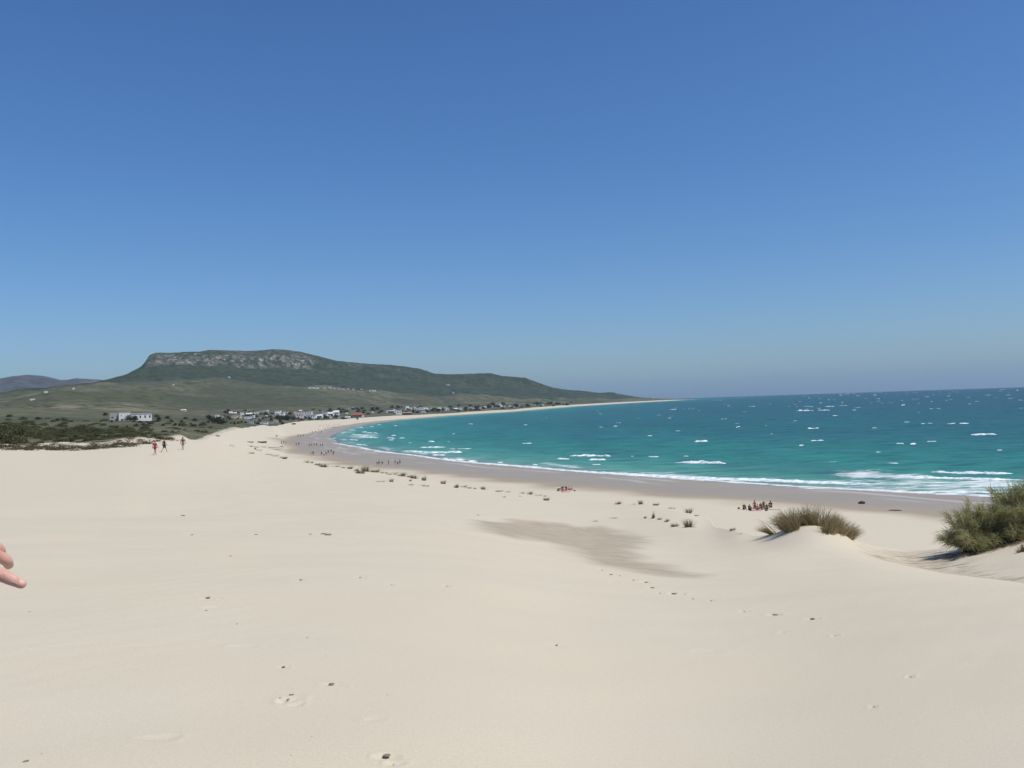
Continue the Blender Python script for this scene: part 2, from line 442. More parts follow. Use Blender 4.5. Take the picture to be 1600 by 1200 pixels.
# sand ------------------------------------------------------------------------
def sand_mat():
    t = NT('sand')
    big = t.noise(0.035, 4); mid = t.noise(0.6, 5); fine = t.noise(90, 3, 0.7)
    c = t.mix(big, (0.550, 0.496, 0.372), (0.584, 0.514, 0.392))
    c = t.mix(t.ramp(mid, [(0.35, 0.0), (0.75, 0.5)]), c, (0.545, 0.488, 0.40))
    c = t.mix(t.ramp(fine, [(0.3, 0.35), (0.62, 0.0)]), c, (0.33, 0.29, 0.23))
    # coarse darker sand laid bare in a wind hollow, and litter below the bush
    pa = t.attr('patch')
    pn = t.noise(1.0, 5, 0.65, t.coord((1.6, 3.2, 1), (0, 0, 0.35)))
    pm = t.math('MULTIPLY', pa, t.ramp(pn, [(0.30, 0.55), (0.62, 1.0)]), True)
    c = t.mix(pm, c, (0.335, 0.282, 0.208))
    c = t.mix(t.math('MULTIPLY', pa, t.ramp(t.noise(3.5, 5, 0.75, t.coord((0.8, 2.6, 1), (0, 0, 0.3))), [(0.5, 0.0), (0.66, 0.6)]), True), c, (0.47, 0.415, 0.325))
    gn = t.noise(2.6, 5, 0.7, t.coord((0.7, 2.2, 1), (0, 0, 0.2)))
    lit = t.attr('litter')
    lm = t.math('MULTIPLY', lit, t.ramp(gn, [(0.45, 0.0), (0.60, 0.8)]), True)
    c = t.mix(lm, c, (0.20, 0.155, 0.10))
    # damp and wet sand along the water
    w = t.attr('wet')
    wn = t.noise(0.06, 5, 0.6, t.coord((1, 1, 1)))
    wcol = t.mix(wn, (0.285, 0.232, 0.168), (0.355, 0.300, 0.226))
    c = t.mix(t.ramp(w, [(0.0, 0.0), (0.55, 1.0)]), c, wcol)
    c = t.mix(t.math('MULTIPLY', t.attr('lace'), 0.55), c, (0.60, 0.60, 0.60))  # pale swash foam lines, with the wet sheen painted into the colour
    rg = t.ramp(w, [(0.45, 0.92), (0.95, 0.42)])
    wave = t.n('ShaderNodeTexWave'); wave.inputs['Scale'].default_value = 2.2; wave.inputs['Distortion'].default_value = 5.0
    wave.inputs['Detail'].default_value = 3.0; wave.inputs['Detail Scale'].default_value = 1.4
    t.l(t.coord((0.35, 1, 1), (0, 0, 0.25)), wave.inputs['Vector'])
    rip = t.math('MULTIPLY', wave.outputs['Fac'], t.ramp(t.noise(0.12, 3), [(0.45, 0.0), (0.7, 1.0)]))
    b1 = t.bump(fine, 0.25, 0.004)
    b2 = t.bump(rip, 0.20, 0.016, b1)
    b3 = t.bump(t.math('MULTIPLY', pn, pa), 0.5, 0.06, b2)
    b4 = t.bump(t.math('MULTIPLY', gn, lit), 0.5, 0.08, b3)
    return t.out(c, rg, b4, t.ramp(w, [(0.4, 0.15), (0.9, 0.25)]))
M_SAND = sand_mat()

def land_mat(name, mountain):
    t = NT(name)
    fo = t.attr('forest'); ro = t.attr('rock')
    n1 = t.noise(0.006 if mountain else 0.012, 6, 0.62, t.coord((1, 1.0, 1)))
    n2 = t.noise(0.045, 5, 0.65)
    n3 = t.noise(0.35, 4, 0.6)
    pale = t.ramp(n1, [(0.32, (0.060, 0.068, 0.036)), (0.43, (0.150, 0.137, 0.092)), (0.53, (0.098, 0.106, 0.058)), (0.66, (0.205, 0.180, 0.128))])
    pale = t.mix(t.ramp(n2, [(0.50, 0.0), (0.63, 0.85)]), pale, (0.034, 0.044, 0.021))
    pale = t.mix(t.ramp(n3, [(0.45, 0.0), (0.70, 0.45)]), pale, (0.045, 0.052, 0.026))
    dark = t.ramp(n2, [(0.3, (0.018, 0.027, 0.016)), (0.5, (0.036, 0.050, 0.027)), (0.70, (0.075, 0.085, 0.050))])
    dark = t.mix(t.ramp(t.noise(0.011, 5, 0.65), [(0.50, 0.0), (0.72, 0.5)]), dark, (0.095, 0.100, 0.062))
    fn = t.math('ADD', fo, t.math('MULTIPLY', t.math('SUBTRACT', n1, 0.5), 1.1))
    pale = t.mix(t.ramp(t.noise(0.0022, 5, 0.6, t.coord((1, 0.7, 1))), [(0.44, 0.0), (0.58, 0.75)]), pale, (0.052, 0.062, 0.036))
    c = t.mix(t.ramp(fn, [(0.40, 0.0), (0.58, 1.0)]), pale, dark)
    # bare rock breaking through
    rn = t.noise(0.028, 6, 0.72, t.coord((1.4, 1.0, 1.6)))
    rm = t.math('MULTIPLY', ro, t.ramp(rn, [(0.46, 0.0), (0.56, 1.0)]), True)
    rm = t.math('MULTIPLY', rm, t.ramp(t.noise(0.008, 4, 0.6, t.coord((1, 0.6, 2.2))), [(0.40, 0.25), (0.55, 1.0)]), True)
    rc = t.ramp(t.noise(0.05, 5, 0.7, t.coord((1.2, 1, 1.2))), [(0.32, (0.070, 0.066, 0.060)), (0.5, (0.15, 0.138, 0.122)), (0.66, (0.42, 0.385, 0.335))])  # rock mottling; its darkest tones paint in shadow streaks
    c = t.mix(rm, c, rc)
    sa = t.attr('sandy')
    c = t.mix(t.ramp(t.math('ADD', sa, t.math('MULTIPLY', t.math('SUBTRACT', n3, 0.5), 0.9)), [(0.5, 0.0), (0.62, 1.0)]), c, (0.48, 0.42, 0.335))
    b = t.bump(n2, 0.8, 6.0 if mountain else 1.2)
    b = t.bump(n3, 0.6, 2.0 if mountain else 0.4, b)
    return t.out(c, 0.95, b, 0.1)
M_LAND = land_mat('scrubland', False)
M_MOUNT = land_mat('mountain_slope', True)

# water -----------------------------------------------------------------------
def water_mat():
    t = NT('sea_water')
    dp = t.attr('deep')
    n1 = t.noise(0.010, 5, 0.6, t.coord((1.0, 3.0, 1)))
    dpn = t.math('ADD', dp, t.math('MULTIPLY', t.math('SUBTRACT', n1, 0.5), 0.16), True)
    c = t.ramp(dpn, [(0.0, (0.20, 0.23, 0.19)), (0.10, (0.17, 0.34, 0.275)), (0.25, (0.075, 0.285, 0.210)), (0.45, (0.024, 0.198, 0.158)), (0.64, (0.015, 0.118, 0.114)), (0.82, (0.011, 0.072, 0.088)), (1.0, (0.008, 0.036, 0.060))])
    v1 = t.coord((0.35, 1.0, 1), (0, 0, -0.15))
    ch = t.noise(0.22, 6, 0.65, v1)
    ch2 = t.noise(0.045, 5, 0.6, v1)
    c = t.mix(t.ramp(ch, [(0.42, 0.0), (0.66, 0.62)]), c, (0.008, 0.050, 0.062))  # dark faces of the chop painted into the water colour
    c = t.mix(t.ramp(t.noise(0.5, 5, 0.7, v1), [(0.55, 0.0), (0.75, 0.35)]), c, (0.10, 0.25, 0.23))
    st1 = t.noise(1.0, 5, 0.65, t.coord((0.030, 0.0085, 1), (0, 0, -0.1)))
    st2 = t.noise(1.0, 5, 0.65, t.coord((0.0075, 0.0018, 1), (0, 0, -0.1)))
    c = t.mix(t.ramp(st1, [(0.46, 0.0), (0.66, 0.40)]), c, (0.012, 0.065, 0.075))  # wind streaks that also put the shade of wave faces into the colour
    c = t.mix(t.ramp(st2, [(0.46, 0.0), (0.66, 0.40)]), c, (0.012, 0.060, 0.074))
    fa = t.attr('foam')
    fnz = t.noise(0.32, 7, 0.72, t.coord((0.5, 1.3, 1)), 0.6)
    fv = t.math('ADD', fa, t.math('MULTIPLY', t.math('SUBTRACT', fnz, 0.5), 1.3))
    fm = t.ramp(fv, [(0.48, 0.0), (0.76, 0.88)])
    fm = t.math('MULTIPLY', fm, t.ramp(fa, [(0.02, 0.0), (0.15, 1.0)]), True)
    c = t.mix(fm, c, (0.74, 0.77, 0.78))
    rg = t.mix(fm, (0.32,)*3, (0.9,)*3)
    b = t.bump(ch2, 0.7, 1.6)
    b = t.bump(ch, 0.9, 0.6, b)
    t.out(c, rg, b, 0.10)
    t.b.inputs['IOR'].default_value = 1.33
    return t.m
M_WATER = water_mat()
def foam_mat():
    t = NT('white_foam')
    f = t.noise(0.8, 5, 0.7, t.coord((0.6, 1, 1)))
    c = t.ramp(f, [(0.38, (0.34, 0.45, 0.46)), (0.55, (0.76, 0.80, 0.81))])
    return t.out(c, 0.9, t.bump(f, 0.5, 0.2), 0.2)
M_FOAM = foam_mat()

# ------------------------------------------------------------------ build the ground
VM = [(-400,708,140),(0,701,138),(60,704,137),(100,704,137),(150,700,138),(220,694,139),(260,688,160),(300,681,205),(350,674,450),(400,666,720),(470,658,1050),(540,655,1200),(615,650,1385),(700,646,1500),(800,639.5,1900),(900,632.5,3000),(1000,627,4300),(1062,625,5100),(1100,625,6000)]
_vm = curve(VM)
PATCH_PX = [(738,812),(800,811),(862,816),(920,822),(965,828),(1000,838),(1016,848),(985,862),(1008,876),(1085,894),(1090,903),(1000,894),(930,882),(890,864),(862,847),(805,842),(745,829)]
LIT_PX = [(1340,858),(1400,862),(1450,862),(1475,868),(1500,872),(1560,892),(1620,900),(1620,912),(1560,906),(1480,897),(1420,884),(1370,872)]
def world_poly(pts):
    o = []
    for p in pts:
        g, r = ground(*p); o.append((g.x, g.y))
    return np.array(o)
def in_poly(P, x, y):
    ins = np.zeros(x.shape, bool); d2 = np.full(x.shape, 1e9)
    for i in range(len(P)):
        ax, ay = P[i]; bx, by = P[(i+1) % len(P)]
        ex, ey = bx-ax, by-ay
        t = np.clip(((x-ax)*ex+(y-ay)*ey)/(ex*ex+ey*ey+1e-9), 0, 1)
        d2 = np.minimum(d2, (x-ax-t*ex)**2+(y-ay-t*ey)**2)
        if ay != by: ins ^= ((ay > y) != (by > y)) & (x < (bx-ax)*(y-ay)/(by-ay)+ax)
    return np.where(ins, 1, -1)*np.sqrt(d2)
P_PATCH = world_poly(PATCH_PX); P_LIT = world_poly(LIT_PX)

def build_ground():
    th = np.concatenate([np.radians(np.linspace(-120, -34, 40)[:-1]), np.radians(np.arange(-34, 34, 0.08)), np.radians(np.linspace(34, 120, 40))])
    rr = np.concatenate([np.geomspace(0.3, 2.5, 24)[:-1], np.geomspace(2.5, 30, 470)[:-1], np.geomspace(30, 300, 260)[:-1], np.geomspace(300, 2500, 260)[:-1], np.arange(2500, 5500, 13.0), np.geomspace(5500, 9000, 12)])
    nt_, nr = len(th), len(rr)
    Z = np.zeros((nt_, nr)); X = np.zeros_like(Z); Y = np.zeros_like(Z)
    A = {k: np.zeros_like(Z) for k in ('wet', 'patch', 'litter', 'forest', 'rock', 'sandy', 'lace')}
    cls = np.zeros((nt_, nr), np.int8)             # 0 dune 1 beach 2 land 3 mountain
    vmr = np.interp(th, _vm[0], _vm[1])
    pxs = 800 + F_PX*np.tan(th)                     # roughly the picture column
    for i, t in enumerate(th):
        z, q = profile(float(t), rr, True)
        x, y, s = q['x'], q['y'], q['s']
        near = rr < 40
        z[near] += dents(x[near], y[near])
        ww = np.interp(y, [0, 300, 400, 480, 650, 1000, 6000], [27, 31, 25, 24, 13, 12, 16])
        ww = ww * (1 + 0.10*noise(x/40, y/40, 101)) + 4*noise(x/12, y/12, 103)
        A['wet'][i] = (1 - sstep(ww*0.66, ww*1.34, s)) * (q['d'] < q['b'] + 1.0)
        ln = 7*fbm(x/38, y/38, 3, 107)
        A['lace'][i] = (np.exp(-((s - 6 - ln)/0.9)**2)*sstep(-.15, .25, noise(x/26, y/26, 108)) + 0.7*np.exp(-((s - 12 - 1.3*ln)/0.9)**2)*sstep(.0, .3, noise(x/22, y/22, 109)))*(s > 0.5)*(rr < 1200)
        rj = rr * (1 + 0.035*fbm(x/22, y/22, 3, 111)*(rr < 400) + 0.02*fbm(x/120, y/120, 3, 113)*(rr >= 400))
        green = (rj > vmr[i])
        bx, by = x[near], y[near]
        c = np.where(q['d'] > q['b'] + 0.1, 0, 1)
        if abs(t) < R(60):
            m = rr < 70
            A['patch'][i][m] = sstep(-0.4, 0.6, in_poly(P_PATCH, x[m], y[m]) + 0.35*noise(x[m]/1.1, y[m]/1.1, 121))
            A['litter'][i][m] = sstep(-0.5, 0.5, in_poly(P_LIT, x[m], y[m]) + 0.5*noise(x[m]/1.2, y[m]/1.2, 123))
        r1, r2, r3, r4, re = q['r1'], q['r2'], q['r3'], q['r4'], q['re']
        A['forest'][i] = np.where(rr > (r1+r2)/2, 0.5 + 0.9*np.tanh((rr - r2)/ (0.10*r2)), 0.22*(1-sstep(150, 420, rr)) + 0.18)
        p = pxs[i]
        win = float(sstep(222, 232, np.array(p)) * (1 - sstep(478, 500, np.array(p))))
        band = sstep(r3*0.992, r3*1.004, rr) * (1 - sstep(r4*1.0, r4*1.012, rr))
        top = sstep(r4, r4*1.01, rr) * (1 - sstep(re*1.01, re*1.02, rr)) * float(sstep(280, 420, np.array(p)))
        weak = 0.35*sstep(r3, r4, rr)*(fbm(x/300, y/300, 3, 131) > 0.28)*(p < 640)
        A['rock'][i] = np.maximum(win*(band + 0.7*top), weak)
        rim = 1 - sstep(1.04, 1.30, rj / vmr[i])
        A['sandy'][i] = 0.66*rim*(rr < 600) + 0.30*(fbm(x/60, y/16, 3, 141) > 0.42)*(rr < 800)*(rr > 150)
        c = np.where(green & (c != 2), 2, c)
        c = np.where((c == 2) & (rr > r2*0.97), 3, c)
        c = np.where(s < -2, 1, c)
        cls[i] = c
        X[i], Y[i], Z[i] = x, y, z
    V = np.stack([X, Y, Z], -1).reshape(-1, 3)
    idx = np.arange(nt_*nr).reshape(nt_, nr)
    F = np.stack([idx[:-1, :-1], idx[1:, :-1], idx[1:, 1:], idx[:-1, 1:]], -1)[:, :, ::-1]
    fc = cls[:-1, :-1]
    low = Z[:-1, :-1] < -6
    fr = np.broadcast_to(rr[None, :-1], fc.shape)
    for k, (name, mat) in enumerate([('sand_dune', M_SAND), ('beach', M_SAND), ('land', M_LAND), ('mountain', M_MOUNT)]):
        sel = F[(fc == k) & ~(low & (k == 1) & (fr > 5600))].reshape(-1, 4)
        u, inv = np.unique(sel, return_inverse=True)
        me = np_mesh(name, V[u], inv.reshape(-1, 4))
        for a in (('wet', 'patch', 'litter', 'lace') if k < 2 else ('forest', 'rock', 'sandy')):
            attr(me, a, A[a].reshape(-1)[u])
        o = new_obj(name, me, mat); tag(o, kind='structure')
build_ground()

# ------------------------------------------------------------------ distant hills
def far_hills():
    prof = [(-500,600),(-300,596),(-120,603),(-60,597),(0,590),(20,586.5),(45,584.3),(70,586.5),(95,592.5),(105,592),(120,590.2),(140,591),(165,593),(200,596),(250,602),(330,615)]
    a = np.array(prof); th, m = ray(a[:, 0], a[:, 1])
    tt = np.linspace(th[0], th[-1], 300); rs = np.linspace(0, 1, 40)
    mm = np.interp(tt, th, m) + 0.00035*fbm(tt*90, tt*0, 4, 151)
    V = []; 
    for t, q in zip(tt, mm):
        for w in rs:
            r = 8200 + 2600*w
            top = CAM_Z + 9800*q
            h = top*float(sstep(-0.05, 0.62, np.array(w)))*(1 - 0.9*float(sstep(0.62, 1.0, np.array(w)))) - 20*(1-w)
            h += 38*float(noise(t*60, w*5, 161))*math.sin(math.pi*min(1, w/0.62))*(w < 0.62)
            V.append((r*math.sin(t), r*math.cos(t), h))
    idx = np.arange(300*40).reshape(300, 40)
    F = np.stack([idx[:-1, :-1], idx[1:, :-1], idx[1:, 1:], idx[:-1, 1:]], -1)[:, :, ::-1].reshape(-1, 4)
    me = np_mesh('distant_hills', np.array(V), F)
    t = NT('distant_hill_slope')
    n1 = t.noise(0.0016, 6, 0.65); n2 = t.noise(0.009, 5, 0.6)
    c = t.ramp(n2, [(0.35, (0.045, 0.045, 0.042)), (0.6, (0.09, 0.080, 0.072))])
    c = t.mix(t.ramp(n1, [(0.56, 0.0), (0.62, 0.7)]), c, (0.24, 0.21, 0.18))
    t.out(c, 0.95, t.bump(n2, 0.8, 40), 0.1)
    tag(new_obj('distant_hills', me, t.m), kind='structure')
far_hills()

# ------------------------------------------------------------------ the sea
FOAM_ZONES = [  # picture point, half length and half depth in metres, strength
    (1345,741,9,16,0.72),(1395,744,10,13,0.70),(1450,755,18,15,0.66),(1540,757,16,16,0.72),(1500,768,18,6,0.66),(1320,752,16,9,0.60),(1420,763,22,8,0.62),(1230,754,20,7,0.52),(1120,750,18,6,0.48),(1000,742,18,7,0.42),(1120,744,5,5,0.3),(1200,746,12,6,0.35),
    (568,681,20,80,0.62),(545,676,16,90,0.5),(590,690,16,50,0.4),(690,706,18,22,0.55),(720,712,12,16,0.4),(660,712,18,16,0.45),(610,704,18,24,0.45),(548,692,14,40,0.5),(600,668,18,90,0.28),(1060,742,12,8,0.3)]
def build_sea():
    th = np.concatenate([np.radians(np.arange(-18, 34, 0.08)), np.radians(np.linspace(34, 115, 60))])
    rr = np.concatenate([np.geomspace(60, 700, 330)[:-1], np.geomspace(700, 26000, 300)])
    T, Q = np.meshgrid(th, rr, indexing='ij')
    X = Q*np.sin(T); Y = Q*np.cos(T)
    s = shore_dist(X, Y); d = -s
    deep = np.clip(np.log10(np.maximum(d, 1)/4.0)/2.75, 0, 1)
    foam = np.zeros_like(d)
    wob = 3*noise(X/14, Y/14, 171) + 5*noise(X/45, Y/45, 173)
    foam = np.maximum(foam, 0.78*np.exp(-((d + 0.3*wob - 2.0)/2.4)**2))
    foam = np.maximum(foam, 0.60*np.exp(-((d + wob - 9)/4.5)**2)*sstep(-0.1, 0.5, noise(X/30, Y/30, 175)+0.25))
    foam = np.maximum(foam, 0.40*np.exp(-((d + wob - 20)/7.0)**2)*sstep(0.0, 0.4, noise(X/40, Y/40, 177)))
    for px, py, hl, hd, st in FOAM_ZONES:
        t, r = sea_r(px, py); t = float(t); r = float(r)
        lx = Q*np.sin(T - t); ly = Q*np.cos(T - t) - r
        foam = np.maximum(foam, st*np.exp(-(lx/hl)**2 - (ly/hd)**2))
    amp = 0.28*sstep(5, 60, d)
    Z = -Q*Q/(2*RC) + amp*(noise(X/16, Y/7, 181) + 0.6*noise(X/7, Y/3.2, 183))*(Q < 900) + 0.5*amp*noise(X/40, Y/16, 185)
    deep = np.clip(deep + 0.03*fbm(X/200, Y/80, 3, 187), 0, 1)
    idx = np.arange(T.size).reshape(T.shape)
    F = np.stack([idx[:-1, :-1], idx[1:, :-1], idx[1:, 1:], idx[:-1, 1:]], -1)[:, :, ::-1]
    keep = (np.minimum(s[:-1, :-1], s[1:, 1:]) < 3)
    sel = F[keep].reshape(-1, 4)
    u, inv = np.unique(sel, return_inverse=True)
    me = np_mesh('sea', np.stack([X, Y, Z], -1).reshape(-1, 3)[u], inv.reshape(-1, 4))
    attr(me, 'deep', deep.reshape(-1)[u]); attr(me, 'foam', foam.reshape(-1)[u])
    tag(new_obj('sea', me, M_WATER), kind='structure')
build_sea()

# breaking waves and whitecaps: low ridges of foam standing on the water
BREAK = [  # picture polyline, height m, depth m
    ([(640,712.5),(700,719),(750,724),(825,730),(875,734),(925,737.5),(987,740.5),(1100,747),(1194,749),(1287,753),(1366,756),(1444,757)], 0.30, 5.0),
    ([(900,737),(987,741.5),(1100,749),(1194,751),(1287,755),(1366,758)], 0.35, 4.0),
    ([(1100,755),(1225,762),(1381,766.5),(1506,771.5),(1569,774),(1600,776)], 0.06, 2.6),
    ([(1450,738),(1500,739.5),(1590,741)], 0.62, 4.0),
    ([(1381,745),(1450,746),(1520,748),(1600,750)], 0.40, 5.0),
    ([(1412,768.5),(1480,768),(1570,769)], 0.12, 4.0),
    ([(890,712.5),(920,712),(955,712.8)], 0.75, 4.0), ([(870,717),(890,717)], 0.4, 3), ([(920,718.5),(947,718)], 0.4, 3), ([(925,726),(939,726)], 0.4, 3),
    ([(1012,714),(1030,714)], 0.7, 3), ([(1055,723),(1090,722.5),(1135,724)], 0.7, 4), ([(815,693),(831,693)], 0.5, 4), ([(777,722.5),(786,722.5)], 0.5, 3), ([(730,721),(746,721)], 0.6, 3),
    ([(700,707),(722,707)], 0.55, 3), ([(700,702),(737,701)], 0.4, 4), ([(985,713),(991,713)], 0.3, 2), ([(1067,713.7),(1080,713.7)], 0.4, 3), ([(832,726),(840,726)], 0.5, 3),
    ([(630,704.5),(675,707.5),(722,706.5)], 0.7, 5), ([(656,699),(697,699)], 0.6, 5), ([(675,711),(697,711)], 0.5, 5), ([(690,717),(727,719)], 0.5, 5), 
    ([(512,691.5),(544,696),(579,701)], 0.35, 9), ([(529,698),(577,705),(630,709.5),(682,715)], 0.2, 5), ([(504,683.5),(527,689)], 0.2, 8),
    ([(548,679),(575,680.5)], 0.6, 8), ([(560,683),(592,684)], 0.6, 8), ([(571,676.5),(590,677)], 0.6, 9), ([(541,672),(556,672.5)], 0.5, 9), ([(604,684),(617,685)], 0.7, 6), ([(607,687.5),(615,687.5)], 0.5, 6), ([(611,681),(619,680.5)], 0.6, 6), ([(624,684.5),(632,684)], 0.3, 6),
    ([(669,690),(679,690)], 0.7, 5), ([(698,690.3),(703,690.3)], 0.5, 4), ([(602,703),(609,703)], 0.7, 4), ([(638,692),(644,692)], 0.3, 4), ([(565,675),(574,675)], 0.6, 8), ([(561,668),(568,668)], 0.6, 8), ([(577,667),(584,667)], 0.6, 8), ([(590,664),(597,663.5)], 0.5, 8), ([(615,665),(621,665)], 0.6, 8), ([(545,687),(560,688)], 0.4, 8), ([(556,694),(575,696)], 0.4, 6),
    ([(1244,642),(1271,642)], 1.3, 6), ([(1278,641),(1297,641)], 1.0, 6), ([(1261,669.7),(1280,669.7)], 0.9, 5), ([(1150,668),(1157,667)], 0.9, 4), ([(1451,639),(1458,639)], 1.0, 5), ([(1462,639),(1470,639)], 1.0, 5), ([(1480,662),(1494,662)], 1.1, 5), ([(1498,662),(1514,661.5)], 1.0, 5), ([(1439,662),(1446,662)], 0.7, 4), ([(1449,662),(1461,662)], 0.8, 4),
    ([(1517,679),(1558,679)], 0.6, 5), ([(1444,691),(1464,690)], 0.6, 5), ([(1422,693.5),(1431,693)], 0.7, 5), ([(1400,693),(1412,693)], 0.4, 5), ([(1362,669),(1372,669)], 0.6, 4), ([(1289,635),(1305,635)], 1.0, 6), ([(1408,633.5),(1414,633)], 1.3, 6), ([(1248,695.6),(1256,695.6)], 0.5, 4), ([(1266,689),(1287,688)], 0.35, 5), ([(1369,706),(1376,706)], 0.4, 3), ([(1296,722),(1309,722)], 0.5, 3), ([(1170,635),(1180,635)], 1.0, 5), ([(1332,641),(1338,641)], 0.9, 5), ([(1366,724),(1408,724.5)], 0.22, 6), ([(1558,703),(1566,703)], 0.3, 3), ([(1203,678),(1208,678)], 0.5, 3), ([(1194,665),(1200,665)], 0.7, 3), ([(850,652),(855,653)], 0.9, 5), ([(1045,640),(1057,640)], 0.9, 5), ([(1053,638),(1058,638)], 0.9, 5), ([(958,666),(965,666)], 0.7, 4), ([(1012,681),(1019,681)], 0.6, 4), ([(1055,673),(1063,673)], 0.7, 4), ([(1085,690),(1106,689)], 0.6, 4), ([(818,664),(824,664)], 0.9, 4), ([(731,662.5),(739,662.5)], 1.0, 4), ([(706,678),(711,678)], 0.5, 4)]
def build_foam():
    V = []; F = []
    def ridge(P, h, w, seed):
        n = len(P); b = len(V)
        h = min(h, 0.10*float(np.hypot(*(P[-1]-P[0]))) + 0.0)
        L = np.concatenate([[0], np.cumsum(np.hypot(np.diff(P[:, 0]), np.diff(P[:, 1])))])
        for i in range(n):
            x, y = P[i]; r = math.hypot(x, y)
            e = min(1.0, min(L[i], L[-1]-L[i])/(0.16*L[-1]+1e-6)); e = e**0.8
            k = (0.60 + 0.5*float(noise(L[i]/(3.0*h+1.6), seed*7.3, 191)) + 0.22*float(noise(L[i]/0.9, seed*3.1, 193)))
            k = max(0.10, min(k, 1.0))*e + 0.02
            ww = w*(0.35 + 0.65*e)*(0.75 + 0.7*float(noise(L[i]/3.0, seed*5.7, 195)))
            sd = -r*r/(2*RC)
            ux, uy = x/r, y/r
            for off, z in ((-0.62*ww, -0.12), (-0.16*ww, h*k*0.9), (0.10*ww, h*k), (0.62*ww, -0.12)):
                V.append((x+ux*off, y+uy*off, sd+z))
            if i:
                a = b+4*(i-1)
                for j in range(3): F.append((a+j, a+4+j, a+5+j, a+1+j))
    for k, (pts, h, w) in enumerate(BREAK):
        a = np.array(pts, float); n = max(6, int(np.hypot(*(a[-1]-a[0]))/1.1))
        tt = np.linspace(0, len(a)-1, n)
        px = np.interp(tt, range(len(a)), a[:, 0]); py = np.interp(tt, range(len(a)), a[:, 1])
        py = py + 0.35*noise(px/9, px*0+k*3.7, 201)
        t, r = sea_r(px, py)
        ridge(np.stack([r*np.sin(t), r*np.cos(t)], -1), h*0.85, w, k)
    rg = random.Random(5); made = 0
    while made < 230:                            # whitecaps driven by the wind over the open bay
        th = R(rg.uniform(-7, 38)); r = math.exp(rg.uniform(math.log(500), math.log(9000)))
        x, y = r*math.sin(th), r*math.cos(th)
        dd = -float(shore_dist(np.array([x]), np.array([y]))[0])
        if dd < 120 or (dd < 500 and rg.random() < 0.75): continue
        if th < R(5) and rg.random() < 0.5: continue
        L = rg.uniform(1.0, 3.4)*(1 + r/1500)*(2.4 if rg.random() < 0.08 else 1)
        h = rg.uniform(0.06, 0.24)*(1 + min(r, 6000)/1500)
        ang = rg.gauss(0, 0.25)
        n = 7
        q = np.linspace(-0.5, 0.5, n)*L
        P = np.stack([x + q*math.cos(th+ang), y - q*math.sin(th+ang)], -1)
        ridge(P, h, rg.uniform(1.5, 3.0)*(1+r/3000), 100+made)
        made += 1
    me = np_mesh('sea_foam', np.array(V), np.array(F))
    tag(new_obj('sea_foam', me, M_FOAM), kind='stuff')
build_foam()

# ------------------------------------------------------------------ haze
def build_haze():
    mb = MB(); mb.box(-27500, 27500, -600, 27500, -62, 470)
    t = NT('haze_air'); t.t.nodes.remove(t.b)
    v = t.n('ShaderNodeVolumePrincipled')
    v.inputs['Color'].default_value = (0.50, 0.70, 0.93, 1)
    v.inputs['Density'].default_value = 3.5e-5
    v.inputs['Anisotropy'].default_value = 0.2
    t.l(v.outputs[0], t.t.nodes['Material Output'].inputs['Volume'])
    o = mb.build('haze', t.m); tag(o, kind='stuff')
build_haze()
# ==== THINGS ====
# ------------------------------------------------------------------ leaf and grass meshes
def blades(roots, dirs, lens, width, droop, segs=3, seed=0):
    """thin tapering strips; dirs are unit start directions, droop bends them towards the ground"""
    g = np.random.default_rng(seed)
    n = len(roots); V = np.zeros((n, segs+1, 2, 3)); p = roots.copy(); d = dirs.copy()
    side = np.cross(d, g.normal(size=(n, 3))); side /= np.linalg.norm(side, axis=1)[:, None] + 1e-9
    for k in range(segs+1):
        w = (width*(1 - 0.85*(k/segs)**1.3))
        w = np.asarray(w)[:, None] if np.ndim(w) else w
        V[:, k, 0] = p - side*w*0.5; V[:, k, 1] = p + side*w*0.5
        p = p + d*(lens/segs)[:, None]
        d = d + np.array([0, 0, -1.0])*droop*(k+1)/segs; d /= np.linalg.norm(d, axis=1)[:, None]
    idx = np.arange(n*(segs+1)*2).reshape(n, segs+1, 2)
    F = np.stack([idx[:, :-1, 0], idx[:, :-1, 1], idx[:, 1:, 1], idx[:, 1:, 0]], -1).reshape(-1, 4)
    return V.reshape(-1, 3), F

def leaves(cen, size, seed=0, asp=0.55):
    g = np.random.default_rng(seed); n = len(cen)
    a = g.normal(size=(n, 3)); a /= np.linalg.norm(a, axis=1)[:, None]
    b = np.cross(a, g.normal(size=(n, 3))); b /= np.linalg.norm(b, axis=1)[:, None]
    s = (size*(0.6 + 0.8*g.random(n)))[:, None]
    V = np.stack([cen - a*s, cen - b*s*asp, cen + a*s, cen + b*s*asp], 1)
    return V.reshape(-1, 3), np.arange(n*4).reshape(n, 4)

def join(parts):
    V = []; F = []; b = 0
    for v, f in parts:
        V.append(v); F.append(f + b); b += len(v)
    return np.concatenate(V), np.concatenate(F)

def clumps(g, n, k, rad, squash=0.8, spread=(1, 1, 0.6)):
    """leaf centres gathered in n uneven clumps of k leaves inside a dome"""
    c = g.normal(size=(n, 3)); c /= np.linalg.norm(c, axis=1)[:, None]
    c *= (g.random(n)**0.45)[:, None]; c[:, 2] = np.abs(c[:, 2])
    c *= np.array(spread)
    q = g.normal(size=(n, k, 3))*rad*(0.55 + 0.7*g.random(n))[:, None, None]; q[:, :, 2] *= squash
    p = (c[:, None, :] + q).reshape(-1, 3); p[:, 2] = np.maximum(p[:, 2], 0.02)
    return p

